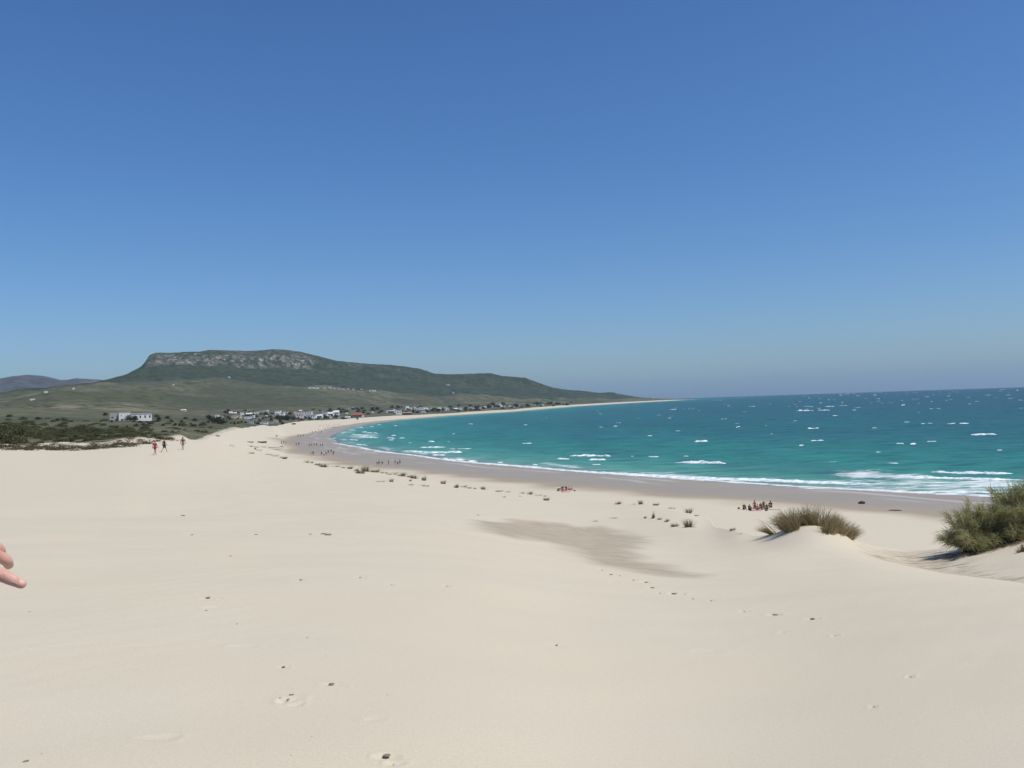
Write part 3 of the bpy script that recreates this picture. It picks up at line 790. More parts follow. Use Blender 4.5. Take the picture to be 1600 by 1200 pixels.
M_GRASS = foliage_mat('dune_grass_blades', (0.175, 0.142, 0.070), (0.44, 0.355, 0.19), 0.8, 3.0)
M_GRASS2 = foliage_mat('small_tuft_blades', (0.190, 0.160, 0.088), (0.36, 0.295, 0.17), 0.8, 3.0)
M_BROOM = foliage_mat('feathery_twigs', (0.235, 0.235, 0.100), (0.60, 0.56, 0.32), 0.7, 1.6)
M_SCRUB = foliage_mat('scrub_leaves', (0.048, 0.054, 0.020), (0.185, 0.180, 0.085), 0.8, 1.2)
M_TREE = foliage_mat('tree_leaves', (0.026, 0.034, 0.020), (0.068, 0.078, 0.042), 0.8, 0.8)
M_CREEP = foliage_mat('creeping_leaves', (0.085, 0.080, 0.040), (0.170, 0.150, 0.080), 0.8, 2.0)
M_BARK = simple('bark', (0.11, 0.085, 0.06), 0.9)
M_DEAD = simple('dead_twigs', (0.17, 0.125, 0.085), 0.9)

# ------------------------------------------------------------------ marram grass on the near mound
def marram(px_line, n, lmin, lmax, lean, label, seed, extra=0.0):
    g = np.random.default_rng(seed)
    a = np.array(px_line, float); tt = np.linspace(0, len(a)-1, 40)
    cx = np.interp(tt, range(len(a)), a[:, 0])
    ths, _ = ray(cx, np.interp(tt, range(len(a)), a[:, 1]))
    c0 = at(C_K, float(ths[20])); th0 = float(ths[20])
    base = Vector((c0[0]*math.sin(th0), c0[0]*math.cos(th0), height(c0[0]*math.sin(th0), c0[0]*math.cos(th0))))
    roots = []; dirs = []; lens = []
    tc = np.array([(g.random(), g.normal()*0.50 + 0.3) for _ in range(max(5, n//170))])   # single tussocks
    for i in range(n):
        q = tc[g.integers(len(tc))]
        u = np.clip(q[0] + g.normal()*0.055, 0, 1); th = float(np.interp(u, np.linspace(0, 1, 40), ths))
        r = at(C_K, th)[0] + q[1] + g.normal()*0.16
        x, y = r*math.sin(th), r*math.cos(th)
        roots.append((x, y)); 
        d = np.array([(u-0.5)*lean[0] + lean[1] + g.normal()*0.38, g.normal()*0.34, 1.0]); dirs.append(d/np.linalg.norm(d))
        lens.append(g.uniform(lmin*0.45, lmax)*(0.72 + 0.28*math.sin(math.pi*(0.15+0.7*u))))
    roots = np.array(roots)
    zz = np.array([0.0]*n)
    o = np.argsort(np.arctan2(roots[:, 0], roots[:, 1]))
    for blk in np.array_split(o, 60):               # heights along nearly equal azimuths
        th = float(np.mean(np.arctan2(roots[blk, 0], roots[blk, 1])))
        zz[blk] = profile(th, np.hypot(roots[blk, 0], roots[blk, 1]))
    R3 = np.column_stack([roots, zz - 0.03]) - np.array(base)
    v, f = blades(R3, np.array(dirs), np.array(lens), 0.012*(0.7+0.6*g.random(n)), 0.24, 4, seed)
    ob = new_obj('dune_grass', np_mesh('dune_grass', v, f), M_GRASS)
    ob.location = base
    tag(ob, label, 'dune grass', 'tussocks of dune grass on the near mound')
    return ob
marram([(1206,838),(1218,834),(1234,828),(1248,824)], 1300, 0.38, 0.72, (1.1, -0.95), 'olive dune grass leaning down the seaward left flank of the near mound', 31)
marram([(1236,827),(1262,821),(1290,825),(1302,830)], 1700, 0.36, 0.70, (1.3, 0.0), 'tallest brown green dune grass standing on top of the near mound', 32)
marram([(1294,827),(1310,834),(1322,841),(1331,848)], 1200, 0.30, 0.55, (0.9, 0.5), 'yellowish brown dune grass sliding down the right flank of the near mound', 33)

def runner(g, r, d, L):
    """short blades along the buried runner that ties a tuft's clumps together"""
    m = 34; x = np.linspace(-0.46, 0.46, m)
    r2 = np.column_stack([x, g.normal(size=m)*0.04, np.full(m, -0.02)])
    d2 = np.column_stack([np.full(m, 0.8), g.normal(size=m)*0.3, np.full(m, 0.45)]); d2 /= np.linalg.norm(d2, axis=1)[:, None]
    return np.concatenate([r, r2]), np.concatenate([d, d2]), np.concatenate([L, g.uniform(0.1, 0.22, m)])
# small tufts ------------------------------------------------------------------
def tuft_mesh(seed, n=190):
    g = np.random.default_rng(seed)
    k = 5; cx = np.column_stack([g.uniform(-0.34, 0.34, k), g.uniform(-0.16, 0.16, k)]); hh = g.uniform(0.45, 1.0, k)
    w = g.integers(k, size=n)
    r = np.column_stack([cx[w] + g.normal(size=(n, 2))*[0.07, 0.05], np.full(n, -0.04)])
    d = np.column_stack([g.normal(size=n)*0.45 + r[:, 0]*0.9 + 0.15, g.normal(size=n)*0.4, np.ones(n)]); d /= np.linalg.norm(d, axis=1)[:, None]
    r, d, L = runner(g, r, d, hh[w]*g.uniform(0.6, 1.15, n))
    v, f = blades(r, d, L, 0.030, 0.18, 2, seed)
    return np_mesh('tuft', v, f)
def strip_mesh(seed, n=170):
    g = np.random.default_rng(seed)
    k = 9; cx = np.column_stack([np.sort(g.uniform(-0.5, 0.5, k)), g.normal(size=k)*0.3]); hh = g.uniform(0.2, 1.0, k)**1.3
    w = g.integers(k, size=n)
    r = np.column_stack([cx[w] + g.normal(size=(n, 2))*[0.035, 0.08], np.full(n, -0.05)])
    d = np.column_stack([g.normal(size=n)*0.5 + 0.25, g.normal(size=n)*0.4, np.ones(n)]); d /= np.linalg.norm(d, axis=1)[:, None]
    r, d, L = runner(g, r, d, hh[w]*g.uniform(0.5, 1.1, n))
    v, f = blades(r, d, L, 0.024, 0.18, 2, seed)
    return np_mesh('tuft', v, f)
TUFT = [tuft_mesh(50+i) for i in range(6)] + [strip_mesh(70+i) for i in range(5)]
for m in TUFT: m.materials.append(M_GRASS2)
TUFTS = [(442,717,6,4),(478,723,12,6),(487,724,5,4),(496,727,8,5),(507,730,14,8),(521,726,18,4),(535,729,10,4),(546,731,8,6),(557,736,8,5),(563,740,12,10),(573,737,14,13),(585,738,14,8),(600,739,10,5),(611,741,16,6),(628,744,14,8),(640,746,8,5),(648,748,12,8),(662,751,7,12),(594,753,12,3),(611,753,6,7),(641,752,5,4),(640,758,14,3),(665,760,12,5),
 (692,756,8,9),(712,762,8,8),(722,761,14,6),(731,763,14,4),(742,764,4,3),(756,765,8,7),(775,768,18,4),(790,769,14,3),(815,771,10,4),(828,771,9,6),(840,773,10,3),(849,773,8,4),(853,782,9,8),(787,777,8,3),(813,776,5,2),
 (966,788,10,6),(989,788,8,2),(1002,786,8,9),(1024,788,9,6),(1050,790,10,4),(1075,795,10,10),(1085,799,10,4),(929,815,9,4),(958,810,14,3),(1008,810,4,6),(1020,810,5,14),(1030,812,6,4),(1042,815,8,5),(1054,823,10,8),(1078,824,16,18),(1144,829,9,7),(1156,835,8,3),
 (389,708.5,8,4),(395,709,5,3),(420,711,10,4),(429,713,10,4),(437,715,8,4),(444,717,8,5),(391,698,8,4),(400,699,9,3),(411,699,8,3),(441,700,5,5),(432,682,3,4),(398,702,4,4),(258,687,10,4),(272,689,12,4),(340,682,6,4),(305,684,10,4)]
SPECIAL = {(573,737):'largest yellow green tuft crowning the low grass row below the wet sand walkers', (662,751):'upright tuft at the right end of the low grass row, apart from its neighbours', (692,756):'lone dark tuft between the low grass row and the thin strips towards the seated group',
 (1078,824):'spiky brown tuft on a sand peak, largest one left of the grassy mound', (1075,795):'dark pointed tuft, rightmost of the row nearest the wet sand', (1002,786):'dark upright tuft in the row just above the pale sand crest', (966,788):'small rounded tuft, leftmost of the row just above the pale sand crest',
 (1020,810):'thin tall sprig of a few stalks on the pale sand crest', (853,782):'ragged tuft below the seated group nearest the middle of the beach', (1144,829):'small dark tuft on the ridge between the spiky tuft and the grassy mound', (1054,823):'sloping tuft trailing down into the dip beside the spiky brown tuft',
 (441,700):'round green tuft just beyond the stern of the white rowing boat', (563,740):'pale straggling tuft at the front of the low grass row', (929,815):'flat grass strip at the far edge of the dark sand hollow', (432,682):'tiny lone tuft on the bare sand below the village'}
for k, (px, py, w, h) in enumerate(TUFTS):
    p, r = ground(px, py, 1.12 if px > 430 and py > 712 else None)
    o = bpy.data.objects.new('grass_tuft', TUFT[k % 6] if w < 1.9*h else TUFT[6 + k % 5]); COL.objects.link(o)
    sc = r/F_PX
    o.location = p; o.scale = (max(w*sc*math.cos(math.atan2(p.x, p.y))**2/0.95, 0.12), max(w*sc*0.55, 0.25), h*sc*1.12*math.cos(math.atan2(p.x, p.y))); o.rotation_euler = (0, 0, random.uniform(-0.3, 0.3) - math.atan2(p.x, p.y))
    if (px, py) in SPECIAL: lab = SPECIAL[(px, py)]
    elif px < 350: lab = 'low tuft on the sand behind the three walkers at the scrub edge'
    elif px < 430 or py < 720 and px < 450: lab = 'low dark tuft on the sand among the beached boats'
    elif px < 560: lab = 'small olive tuft in the thin row left of the largest yellow green tuft'
    elif px < 680: lab = 'small olive tuft in the row right of the largest yellow green tuft'
    elif px < 860: lab = 'flat wispy tuft in the thin strip running towards the seated group by the wet sand'
    elif py < 802: lab = 'small tuft in the row above the pale sand crest'
    else: lab = 'wispy tuft on the pale sand crest left of the spiky brown tuft'
    tag(o, lab, 'grass tuft', 'small grass tufts along the dune edge')

# ------------------------------------------------------------------ the feathery bush at the right
def feathery_bush():
    g = np.random.default_rng(77)
    th = float(ray(np.array(1566.0), np.array(850.0))[0]); r0_ = 24.8
    base = Vector((r0_*math.sin(th), r0_*math.cos(th), 0)); base.z = height(base.x, base.y)
    root = empty('feathery_bush', base)
    tag(root, 'big grey green feathery bush on the sand at the right edge', 'bush')
    ex = np.array([math.cos(th), -math.sin(th), 0]); ey = np.array([math.sin(th), math.cos(th), 0])
    def gz(u, v):
        q = np.array(base) + ex*u + ey*v
        return height(float(q[0]), float(q[1])) - base.z
    stems = MB(); rts = []; drs = []; ln = []
    lobes = []
    for u, top, dep in [(-0.90,0.50,0.2),(-0.88,0.80,0.1),(-0.85,0.42,0.0),(-0.6,0.35,0.0),(-0.25,0.38,0.0),(0.3,0.4,0.0),(0.85,0.45,0.0),(-0.82,1.15,0.30),(-0.60,1.12,0.45),(-0.72,0.72,0.2),(-0.30,1.32,0.5),(-0.05,1.05,0.2),(0.15,1.55,0.55),(0.45,1.62,0.5),(0.40,1.15,0.1),(0.80,1.80,0.6),(0.85,1.35,0.1),(1.20,1.95,0.5),(1.30,1.45,0.2),(1.65,2.0,0.5),(2.0,1.9,0.4),(2.3,1.6,0.3),(-0.45,0.5,0.3),(0.1,0.6,0.3),(0.6,0.75,0.2),(1.1,0.9,0.2),(1.7,1.0,0.2)]:
        lobes.append((u, dep*0.8 - 0.1 + 0.5*max(0, u+0.8), top*0.86))
    for (u, v, top) in lobes:
        b0 = gz(u*0.75, v)
        for k in range(7):
            a = np.array([u*0.72 + g.normal()*0.10, v + g.normal()*0.18, 0.0]); a[2] = b0 - 0.05
            tip = np.array([u + g.normal()*0.22, v + g.normal()*0.30, b0 + top*(0.74 + 0.24*g.random())])
            mid = (a + tip)/2 + np.array([(u*0.18) + g.normal()*0.06, g.normal()*0.08, 0.12])
            P = [tuple(ex*q[0] + ey*q[1] + np.array([0, 0, q[2]])) for q in (a, mid, tip)]
            stems.tube(P, [0.022, 0.014, 0.006], 5)
            for j in range(150):
                t = 0.25 + 0.75*g.random()**0.7
                q = (1-t)**2*a + 2*t*(1-t)*mid + t*t*tip + g.normal(size=3)*0.035
                d = (tip - mid); d /= np.linalg.norm(d)
                d = d*0.7 + g.normal(size=3)*0.55 + np.array([-0.32, 0, 0.18]); d /= np.linalg.norm(d)
                rts.append(ex*q[0] + ey*q[1] + np.array([0, 0, q[2]])); drs.append(ex*d[0] + ey*d[1] + np.array([0, 0, d[2]])); ln.append(g.uniform(0.14, 0.36))
    stems.build('stems', M_BARK, root, True)
    v, f = blades(np.array(rts), np.array(drs), np.array(ln), 0.013, 0.55, 3, 78)
    new_obj('foliage', np_mesh('foliage', v, f), M_BROOM, root)
    # bare brown twigs lying round its foot
    tw = MB()
    for k in range(90):
        u = g.uniform(-1.25, 0.75); vv = g.uniform(-0.75, 0.1) + 0.35*max(0, u+.8); L = g.uniform(0.15, 0.5); an = g.normal()*0.45 + math.pi
        P = []
        for q in range(4):
            uu, v2 = u + math.cos(an)*L*q/3, vv + math.sin(an)*L*q/3 + g.normal()*0.02
            P.append(tuple(ex*uu + ey*v2 + np.array([0, 0, gz(uu, v2) + 0.015 + 0.05*g.random()*(q in (1, 2))])))
        tw.tube(P, [0.008, 0.007, 0.006, 0.003], 4)
    tw.build('fallen_twigs', M_DEAD, root, True)
feathery_bush()
def edge_tuft():
    p, r = ground(1598, 862)
    o = bpy.data.objects.new('grass_tuft', TUFT[2]); COL.objects.link(o); o.location = p; o.scale = (0.3, 0.3, 0.28)
    tag(o, 'small tuft on the bare sand slope below the feathery bush', 'grass tuft', 'small grass tufts along the dune edge')
edge_tuft()

# ------------------------------------------------------------------ creeping plants on the dune edge at the left
def creeping():
    g = np.random.default_rng(91); parts = []; n = 0
    pts = []
    while n < 190:
        px = g.uniform(-60, 330); edge = np.interp(px, [-60,0,60,110,150,220,250,300,330], [700,701.5,704,704.5,701,696,690,684,680])
        py = edge - abs(g.normal())*5.5 + 1.2
        if px > 225 and g.random() < 0.7: continue
        p, r = ground(px, py)
        if r > 320: continue
        pts.append(p); n += 1
    o0 = pts[0]
    for i, p in enumerate(pts):
        L = g.uniform(0.5, 1.6); a = g.normal()*0.5 + 0.3; k = int(70*L)
        q = np.column_stack([g.normal(size=k)*L*0.42, g.normal(size=k)*0.28, np.abs(g.normal(size=k))*0.13 + 0.02])
        c = np.column_stack([q[:, 0]*math.cos(a)-q[:, 1]*math.sin(a), q[:, 0]*math.sin(a)+q[:, 1]*math.cos(a), q[:, 2]])
        c[:, :] += np.array(p - o0)
        for j in range(0):
            pass
        parts.append(leaves(c, 0.085, 900+i))
    v, f = join(parts)
    o = new_obj('creeping_plants', np_mesh('creeping_plants', v, f), M_CREEP); o.location = o0
    tag(o, 'patches of low creeping plants on the sandy dune edge at the left', 'ground cover', None, 'stuff')
creeping()

# ------------------------------------------------------------------ scrub behind the dune
def bush_mesh(seed, n=34, k=55):
    g = np.random.default_rng(seed)
    c = clumps(g, n, k, 0.15, 0.8, (0.95, 0.8, 0.55))
    v, f = leaves(c, 0.060, seed)
    b = MB()
    for q in range(6):
        a = q*1.05 + seed; b.tube([(0.05*math.cos(a), 0.05*math.sin(a), -0.1), (0.3*math.cos(a), 0.25*math.sin(a), 0.25), (0.55*math.cos(a), 0.45*math.sin(a), 0.45)], [0.03, 0.02, 0.008], 4)
    return np_mesh('foliage', v, f), b
BUSH = []
for i in range(5):
    fm, b = bush_mesh(200+i); fm.materials.append(M_SCRUB)
    r_ = empty('scrub_bush', (0, 0, -500)); st = b.build('stems', M_BARK, r_, True); o = new_obj('foliage', fm, None, r_)
    BUSH.append(r_)
_used = [False]*5
def put(protos, used, k, loc, scale, rz):
    k %= len(protos)
    if used[k]: o = copy_tree(protos[k])
    else: o = protos[k]; used[k] = True
    o.location = loc; o.scale = scale; o.rotation_euler = (0, 0, rz)
    return o
def scrub():
    g = random.Random(17)
    spots = []
    for (x0, x1, y0, y1, n, wpx, hpx) in [(-70,40,676,690,26,30,13),(20,130,673,685,34,24,10),(110,230,673,684,36,20,8),(150,270,679,690,26,18,6),(60,150,684,694,20,16,6),(-60,40,668,676,14,22,9),(180,330,664,676,22,12,5),(0,160,660,670,22,12,5),(110,345,656,676,46,9,3.5),(0,170,650,664,20,10,3.5)]:
        for i in range(n): spots.append((g.uniform(x0, x1), g.uniform(y0, y1), wpx*g.uniform(0.6, 1.3), hpx*g.uniform(0.6, 1.3)))
    spots += [(10,692,34,26),(30,694,30,16),(205,683,26,10),(-20,694,40,28),(118,686,26,12),(70,684,30,14)]
    for k, (px, py, w, h) in enumerate(spots):
        p, r = ground(px, py)
        if r > 700: continue
        r0 = r; r = max(r, 158) if px < 260 else max(r, 150)
        if r != r0: q = p*(r/r0); p = Vector((q.x, q.y, height(q.x, q.y)))
        sc = r/F_PX
        o = put(BUSH, _used, k, p - Vector((0, 0, 0.15)), (w*sc*0.55, w*sc*0.55, h*sc*1.15), g.uniform(0, 6.28))
        if (w, h) == (34, 26): lab = 'tallest dark scrub bush at the left end of the dune edge'
        elif r < 175: lab = 'olive scrub bush in the thicket just behind the dune edge at the left'
        elif r < 330: lab = 'dark scrub bush deeper in the thicket behind the dune edge'
        else: lab = 'low far bush on the plain between the thicket and the white villa'
        tag(o, lab, 'bush', 'scrub bushes behind the dune')
scrub()

# trees ------------------------------------------------------------------------
def tree_proto(seed, wide):
    g = np.random.default_rng(seed)
    root = empty('pine_tree', (0, 0, -500))
    b = MB(); b.tube([(0, 0, -0.15), (0.02, 0, 0.2), (0.0, 0.03, 0.5)], [0.03, 0.025, 0.015], 6)
    for q in range(5):
        a = q*1.26 + seed; b.tube([(0, 0, 0.28), (0.22*wide*math.cos(a), 0.22*wide*math.sin(a), 0.5)], [0.022, 0.008], 4)
    b.build('trunk', M_BARK, root, True)
    c = clumps(g, 30, 34, 0.12, 0.9, (0.40*wide, 0.40*wide, 0.66)); c[:, 2] += 0.12
    v, f = leaves(c, 0.045, seed)
    o = new_obj('crown', np_mesh('crown', v, f), M_TREE, root)
    return root
TREES = [tree_proto(300+i, 1.0 + 0.35*(i % 3)) for i in range(4)]
_tu = [False]*4
TREE_PX = [(203,657,16,9),(210,657,14,8),(332,660,16,11),(340,662,20,13),(348,663,16,11),(326,655,12,7),(356,654,8,6),(305,658,10,5),(318,663,10,4),(290,655,9,4),(262,655,12,6),(248,659,8,5),(245,652,9,5),(165,650,10,6),(422,653,10,5),(434,654,12,6),(442,656,14,7),(450,657,16,10),(458,657,12,9),(452,648,8,5),(472,657,9,4),(484,656,9,4),(496,656,8,4),(508,654,8,4),(478,645,6,4),(500,644,6,4),(525,653,9,4),(533,645,6,5),(560,644,9,5),(566,640,8,5),(582,642,10,7),(590,641,9,6),(596,644,8,4),(575,648,9,3),(612,638,10,5),(622,637,8,4),(645,645,9,4),(652,646,8,4),(660,644,8,4),(668,644,8,4),(676,643,10,5),(684,644,10,6),(692,642,9,5),(704,641,8,4),(716,643,9,3),(728,640,8,5),(735,635,8,4),(744,641,8,3),(764,638,9,7),(770,634,10,6),(778,637,8,5),(786,639,7,3),(800,638,6,3),(815,637,7,3),(826,636,7,3),(846,635,6,2.5),(866,634,6,2.5),(880,633,6,2.5),(90,658,14,5),(60,656,12,5),(35,655,10,4),(15,652,12,5),(110,660,12,4),(220,661,12,4),(235,663,12,4)]
_tr = random.Random(23)
for a, b, ya, yb, n in [(322,470,650,664,46),(470,560,650,656,26),(470,560,640,646,16),(345,430,642,650,22),(560,640,638,650,18),(640,760,636,645,30),(760,900,631.5,637,26),(130,320,655,668,22)]:
    for _ in range(n):
        x = _tr.uniform(a, b); TREE_PX.append((x, _tr.uniform(ya, yb) - (0 if b < 600 else (x-a)/(b-a)*2.0), _tr.uniform(4, 9), _tr.uniform(2.2, 4.6)))
for k, (px, py, w, h) in enumerate(TREE_PX):
    p, r = ground(px, py); sc = r/F_PX*math.cos(math.atan2(p.x, p.y))
    wide = 1.0 + 0.35*((k % 4) % 3)
    if k < 2: q = p*0.96; p = Vector((q.x, q.y, height(q.x, q.y)))
    o = put(TREES, _tu, k, p, (w*sc/(0.95*wide),)*2 + (h*sc*1.12,), random.uniform(0, 6.28))
    if px < 240 and k < 2: lab = 'dark tree in front of the white villa' + (', the left one' if k == 0 else ', the right one')
    elif px < 130: lab = 'dark tree on the flat land at the far left beyond the thicket'
    elif px < 300: lab = 'dark tree on the plain around the white villa'
    elif px < 360: lab = 'large dark tree in the grove at the left end of the village'
    elif px < 465: lab = 'dark pine in the gap between the two white halves of the near village'
    elif px < 545: lab = 'small dark tree among the white houses of the near village'
    elif px < 600: lab = 'dark pine between the red roofed pavilion and the far houses'
    else: lab = 'dark pine among the far houses along the bay'
    tag(o, lab, 'tree', 'dark trees around the village')

# ------------------------------------------------------------------ houses
M_WHITE = simple('white_wall', (0.72, 0.71, 0.68), 0.85, 0.08, 0.6)
M_CREAM = simple('cream_wall', (0.66, 0.58, 0.40), 0.85, 0.08, 0.6)
M_GREYW = simple('grey_wall', (0.36, 0.35, 0.34), 0.85, 0.1, 0.6)
M_PINKW = simple('pinkish_wall', (0.58, 0.49, 0.46), 0.85, 0.08, 0.6)
M_TILE = simple('roof_tile', (0.30, 0.20, 0.16), 0.85, 0.25, 1.5)
M_REDR = simple('red_roof', (0.38, 0.07, 0.06), 0.8, 0.2, 1.0)
M_RUST = simple('rust_brown_wall', (0.30, 0.13, 0.08), 0.85, 0.25, 0.8)
M_BLUER = simple('bluish_grey_roof', (0.42, 0.44, 0.52), 0.6, 0.1, 0.8)
M_DARK = simple('dark_opening', (0.035, 0.04, 0.045), 0.4, 0.1)
M_ROOFW = simple('pale_roof', (0.62, 0.60, 0.56), 0.9, 0.12, 0.8)
def house(kind, wall, roof):
    """unit house one wide, one deep and one high: walls, roof, windows and a door"""
    root = empty('house', (0, 0, -500))
    w = MB()
    if kind == 'flat':
        w.box(-0.5, 0.5, -0.5, 0.5, -0.3, 0.93)
        w.build('wall', wall, root)
        r = MB(); r.box(-0.53, 0.53, -0.53, 0.53, 0.931, 1.0); r.build('roof', roof, root)
        nw = [(-0.28, 0.55), (0.02, 0.55), (0.30, 0.55)]
    elif kind == 'step':
        w.box(-0.5, 0.5, -0.5, 0.5, -0.3, 0.52); w.box(-0.5, 0.05, -0.2, 0.498, 0.521, 0.94)
        w.build('wall', wall, root)
        r = MB(); r.box(-0.52, 0.08, -0.24, 0.52, 0.941, 1.0); r.box(0.09, 0.52, -0.52, 0.52, 0.522, 0.57); r.build('roof', roof, root)
        nw = [(-0.3, 0.3), (0.28, 0.3)]
    else:
        w.box(-0.5, 0.5, -0.5, 0.5, -0.3, 0.62); w.gable(-0.497, 0.497, -0.497, 0.497, 0.621, 0.93)
        w.build('wall', wall, root)
        r = MB()
        for s in (-1, 1):
            r.add([(-0.55, s*0.58, 0.575), (0.55, s*0.58, 0.575), (0.55, 0, 0.945), (-0.55, 0, 0.945), (-0.55, s*0.58, 0.63), (0.55, s*0.58, 0.63), (0.55, 0, 1.0), (-0.55, 0, 1.0)],
                  [(0,1,2,3),(7,6,5,4),(0,4,5,1),(1,5,6,2),(3,2,6,7),(0,3,7,4)])
        rf = r.build('roof', roof, root)
        c = MB(); c.box(0.2, 0.3, 0.1, 0.24, 0.8, 1.12); c.build('chimney', wall, rf)
        nw = [(-0.3, 0.36), (0.0, 0.36), (0.30, 0.36)]
    for x, z in nw:
        b = MB(); b.box(x-0.055, x+0.055, -0.512, -0.46, z-0.11, z+0.11); b.build('window', M_DARK, root)
    b = MB(); b.box(-0.19, -0.11, -0.515, -0.46, 0.0, 0.36); b.build('door', M_DARK, root)
    return root
HP = {}
def place_house(px, py, wpx, hpx, kind, wall, roof, label, group, deep=0.8, turn=0.0):
    key = (kind, wall.name, roof.name)
    p, r = ground(px, py); ct = math.cos(math.atan2(p.x, p.y)); sc = r/F_PX*ct*ct
    if key in HP: o = copy_tree(HP[key])
    else: HP[key] = o = house(kind, wall, roof)
    o.location = p; w = wpx*sc
    o.scale = (w, max(4.0, min(w*deep, 16)), hpx*sc/ct)
    o.rotation_euler = (0, 0, -math.atan2(p.x, p.y) + turn)
    tag(o, label, 'house', group)
    return o
G1 = 'houses of the near village'; G2 = 'houses along the far bay'; G3 = 'houses on the mountain slope'
near = [(342.5,654,13,6,'step',M_WHITE,M_ROOFW,'stepped white house at the left end of the near village'),
 (361,646,6,2.6,'flat',M_WHITE,M_ROOFW,'single small white house above the cream house'),
 (366.5,653.5,9,4,'flat',M_CREAM,M_ROOFW,'low cream house with dark windows'),(375.5,653.5,3.2,5.2,'flat',M_CREAM,M_ROOFW,'narrow cream tower house beside the low cream house'),
 (389.5,649.5,9.5,4.5,'gable',M_WHITE,M_ROOFW,'white gabled house above the bluish hall'),(387.5,654.5,11,4.2,'flat',M_WHITE,M_BLUER,'bluish white hall with a flat roof'),
 (396.5,652.5,3.2,4.2,'flat',M_WHITE,M_ROOFW,'narrow white block right of the bluish hall'),(402,646,12,3,'flat',M_WHITE,M_ROOFW,'long low white house at the top of the village'),
 (412.5,647.5,9,6,'flat',M_GREYW,M_ROOFW,'grey two storey house next to the long low white one'),(418,646.5,4,6.2,'flat',M_WHITE,M_ROOFW,'bright white block against the grey house'),(425,646.5,10,4.5,'flat',M_GREYW,M_ROOFW,'wide grey house left of the stepped white one'),
 (416.5,652.5,3,4.2,'flat',M_WHITE,M_ROOFW,'tiny bright white block in front of the dark trees'),(438,648.5,14,6.8,'step',M_WHITE,M_ROOFW,'wide stepped white house at the top left of the dark pines'),
 (449.5,647.5,3.4,4,'flat',M_WHITE,M_ROOFW,'tiny white house beside the dark pines'),
 (391,661.5,11,5.2,'flat',M_GREYW,M_BLUER,'low bluish grey shed at the beach edge of the village'),(413,662.5,12,3.4,'flat',M_WHITE,M_BLUER,'low white hut at the beach edge of the village'),(424,662,6,3,'flat',M_GREYW,M_BLUER,'small grey hut right of the low white hut'),
 (431,660,8,3.2,'flat',M_GREYW,M_ROOFW,'pale grey hut below the dark pines'),(350,659,4,5,'flat',M_WHITE,M_ROOFW,'small white block under the stepped white house'),(400,656,14,3.2,'flat',M_GREYW,M_BLUER,'long dark grey roofed building in the middle of the village'),
 (468.5,654,13,10,'flat',M_PINKW,M_ROOFW,'pinkish two storey house right of the dark pines'),(482,650.5,12,7.5,'flat',M_WHITE,M_ROOFW,'white two storey house behind the pinkish one'),(487.5,653.5,14,5.6,'flat',M_WHITE,M_ROOFW,'broad white terrace house in the front row'),
 (499.5,648.5,10.5,5.6,'flat',M_GREYW,M_ROOFW,'greyish house above the front row'),(498.5,652.5,12,5,'gable',M_WHITE,M_ROOFW,'white gabled house in the front row'),(509.5,650,5,5.6,'flat',M_WHITE,M_ROOFW,'narrow white house between two gabled ones'),
 (517,650,8,6.2,'gable',M_WHITE,M_ROOFW,'tall white gabled house near the right end'),(525.5,648.5,9,7,'gable',M_WHITE,M_ROOFW,'high roofed white house at the right end of the front row'),(515,653.5,6,3,'flat',M_WHITE,M_ROOFW,'little white annex under the tall gabled house'),
 (531.5,653.5,6,2.4,'flat',M_WHITE,M_ROOFW,'small white hut by the beach right of the high roofed house'),(543.5,654,8,3.2,'gable',M_WHITE,M_ROOFW,'pale hut on the beach edge left of the red pavilion'),(537.5,654,3.5,2.8,'flat',M_WHITE,M_ROOFW,'tiny hut between the two pale beach huts'),(541.5,647,3.5,3,'flat',M_WHITE,M_ROOFW,'tiny white house above the pale beach hut'),
 (548,638.5,7,2.6,'flat',M_WHITE,M_ROOFW,'left one of two white houses in the fields above the red pavilion'),(554.5,639.5,5.5,2.6,'flat',M_WHITE,M_ROOFW,'right one of two white houses in the fields above the red pavilion'),
 (559.5,651.5,16,5.2,'gable',M_PINKW,M_REDR,'pavilion with a broad red roof'),(587,639,5,2.4,'flat',M_WHITE,M_ROOFW,'small white house among the pines above the far bay'),(582,645,4,2.6,'flat',M_WHITE,M_ROOFW,'small white house below the pines near the far bay'),
 (287,642.5,8,2.8,'gable',M_WHITE,M_ROOFW,'small white shed alone in the fields right of the white villa')]
_hr = random.Random(41)
for _ in range(18):
    near.append((_hr.uniform(345, 532), _hr.uniform(643.5, 649), _hr.uniform(3.5, 7), _hr.uniform(2.4, 4.0), _hr.choice(['flat', 'gable', 'step', 'flat']), _hr.choice([M_WHITE, M_WHITE, M_PINKW, M_GREYW]), M_ROOFW, 'small house crowded into the back rows of the near village'))
for a in near: place_house(*a, group=G1, turn=random.uniform(-0.25, 0.15))
far = [(603.5,644.5,3,3),(613,644.5,10,3.6),(623,648,9,7),(617,642,6,3),(632,640.5,5,4.5),(637,640,5,5),(642,640.5,4,4),(650,640,8,4.5),(659,640.5,8,4.5),(666,640.5,5,3.6),(656,645,8,3),(663,645,4,3),(672,640,5,3),(687,640,5,3),(696,641.5,4,5.5),(700,641,4,4),(705,641,3,3),(712,640.5,6,3),(718.5,640,7,3.6),(735.5,638.5,9,2.8),(752.5,638.5,7,2.8),(758,638,6,2.8),(767,636.5,6,2.4),(781,635.5,6,4),(787,636,4,2.6),(797,636,3.5,2),(802,637,4,1.8),(810.5,634.5,4,2),(833,634.5,6,2.2),(848,634,3,1.6),(868,633,4,1.6),(889,632.2,3.5,1.6)]
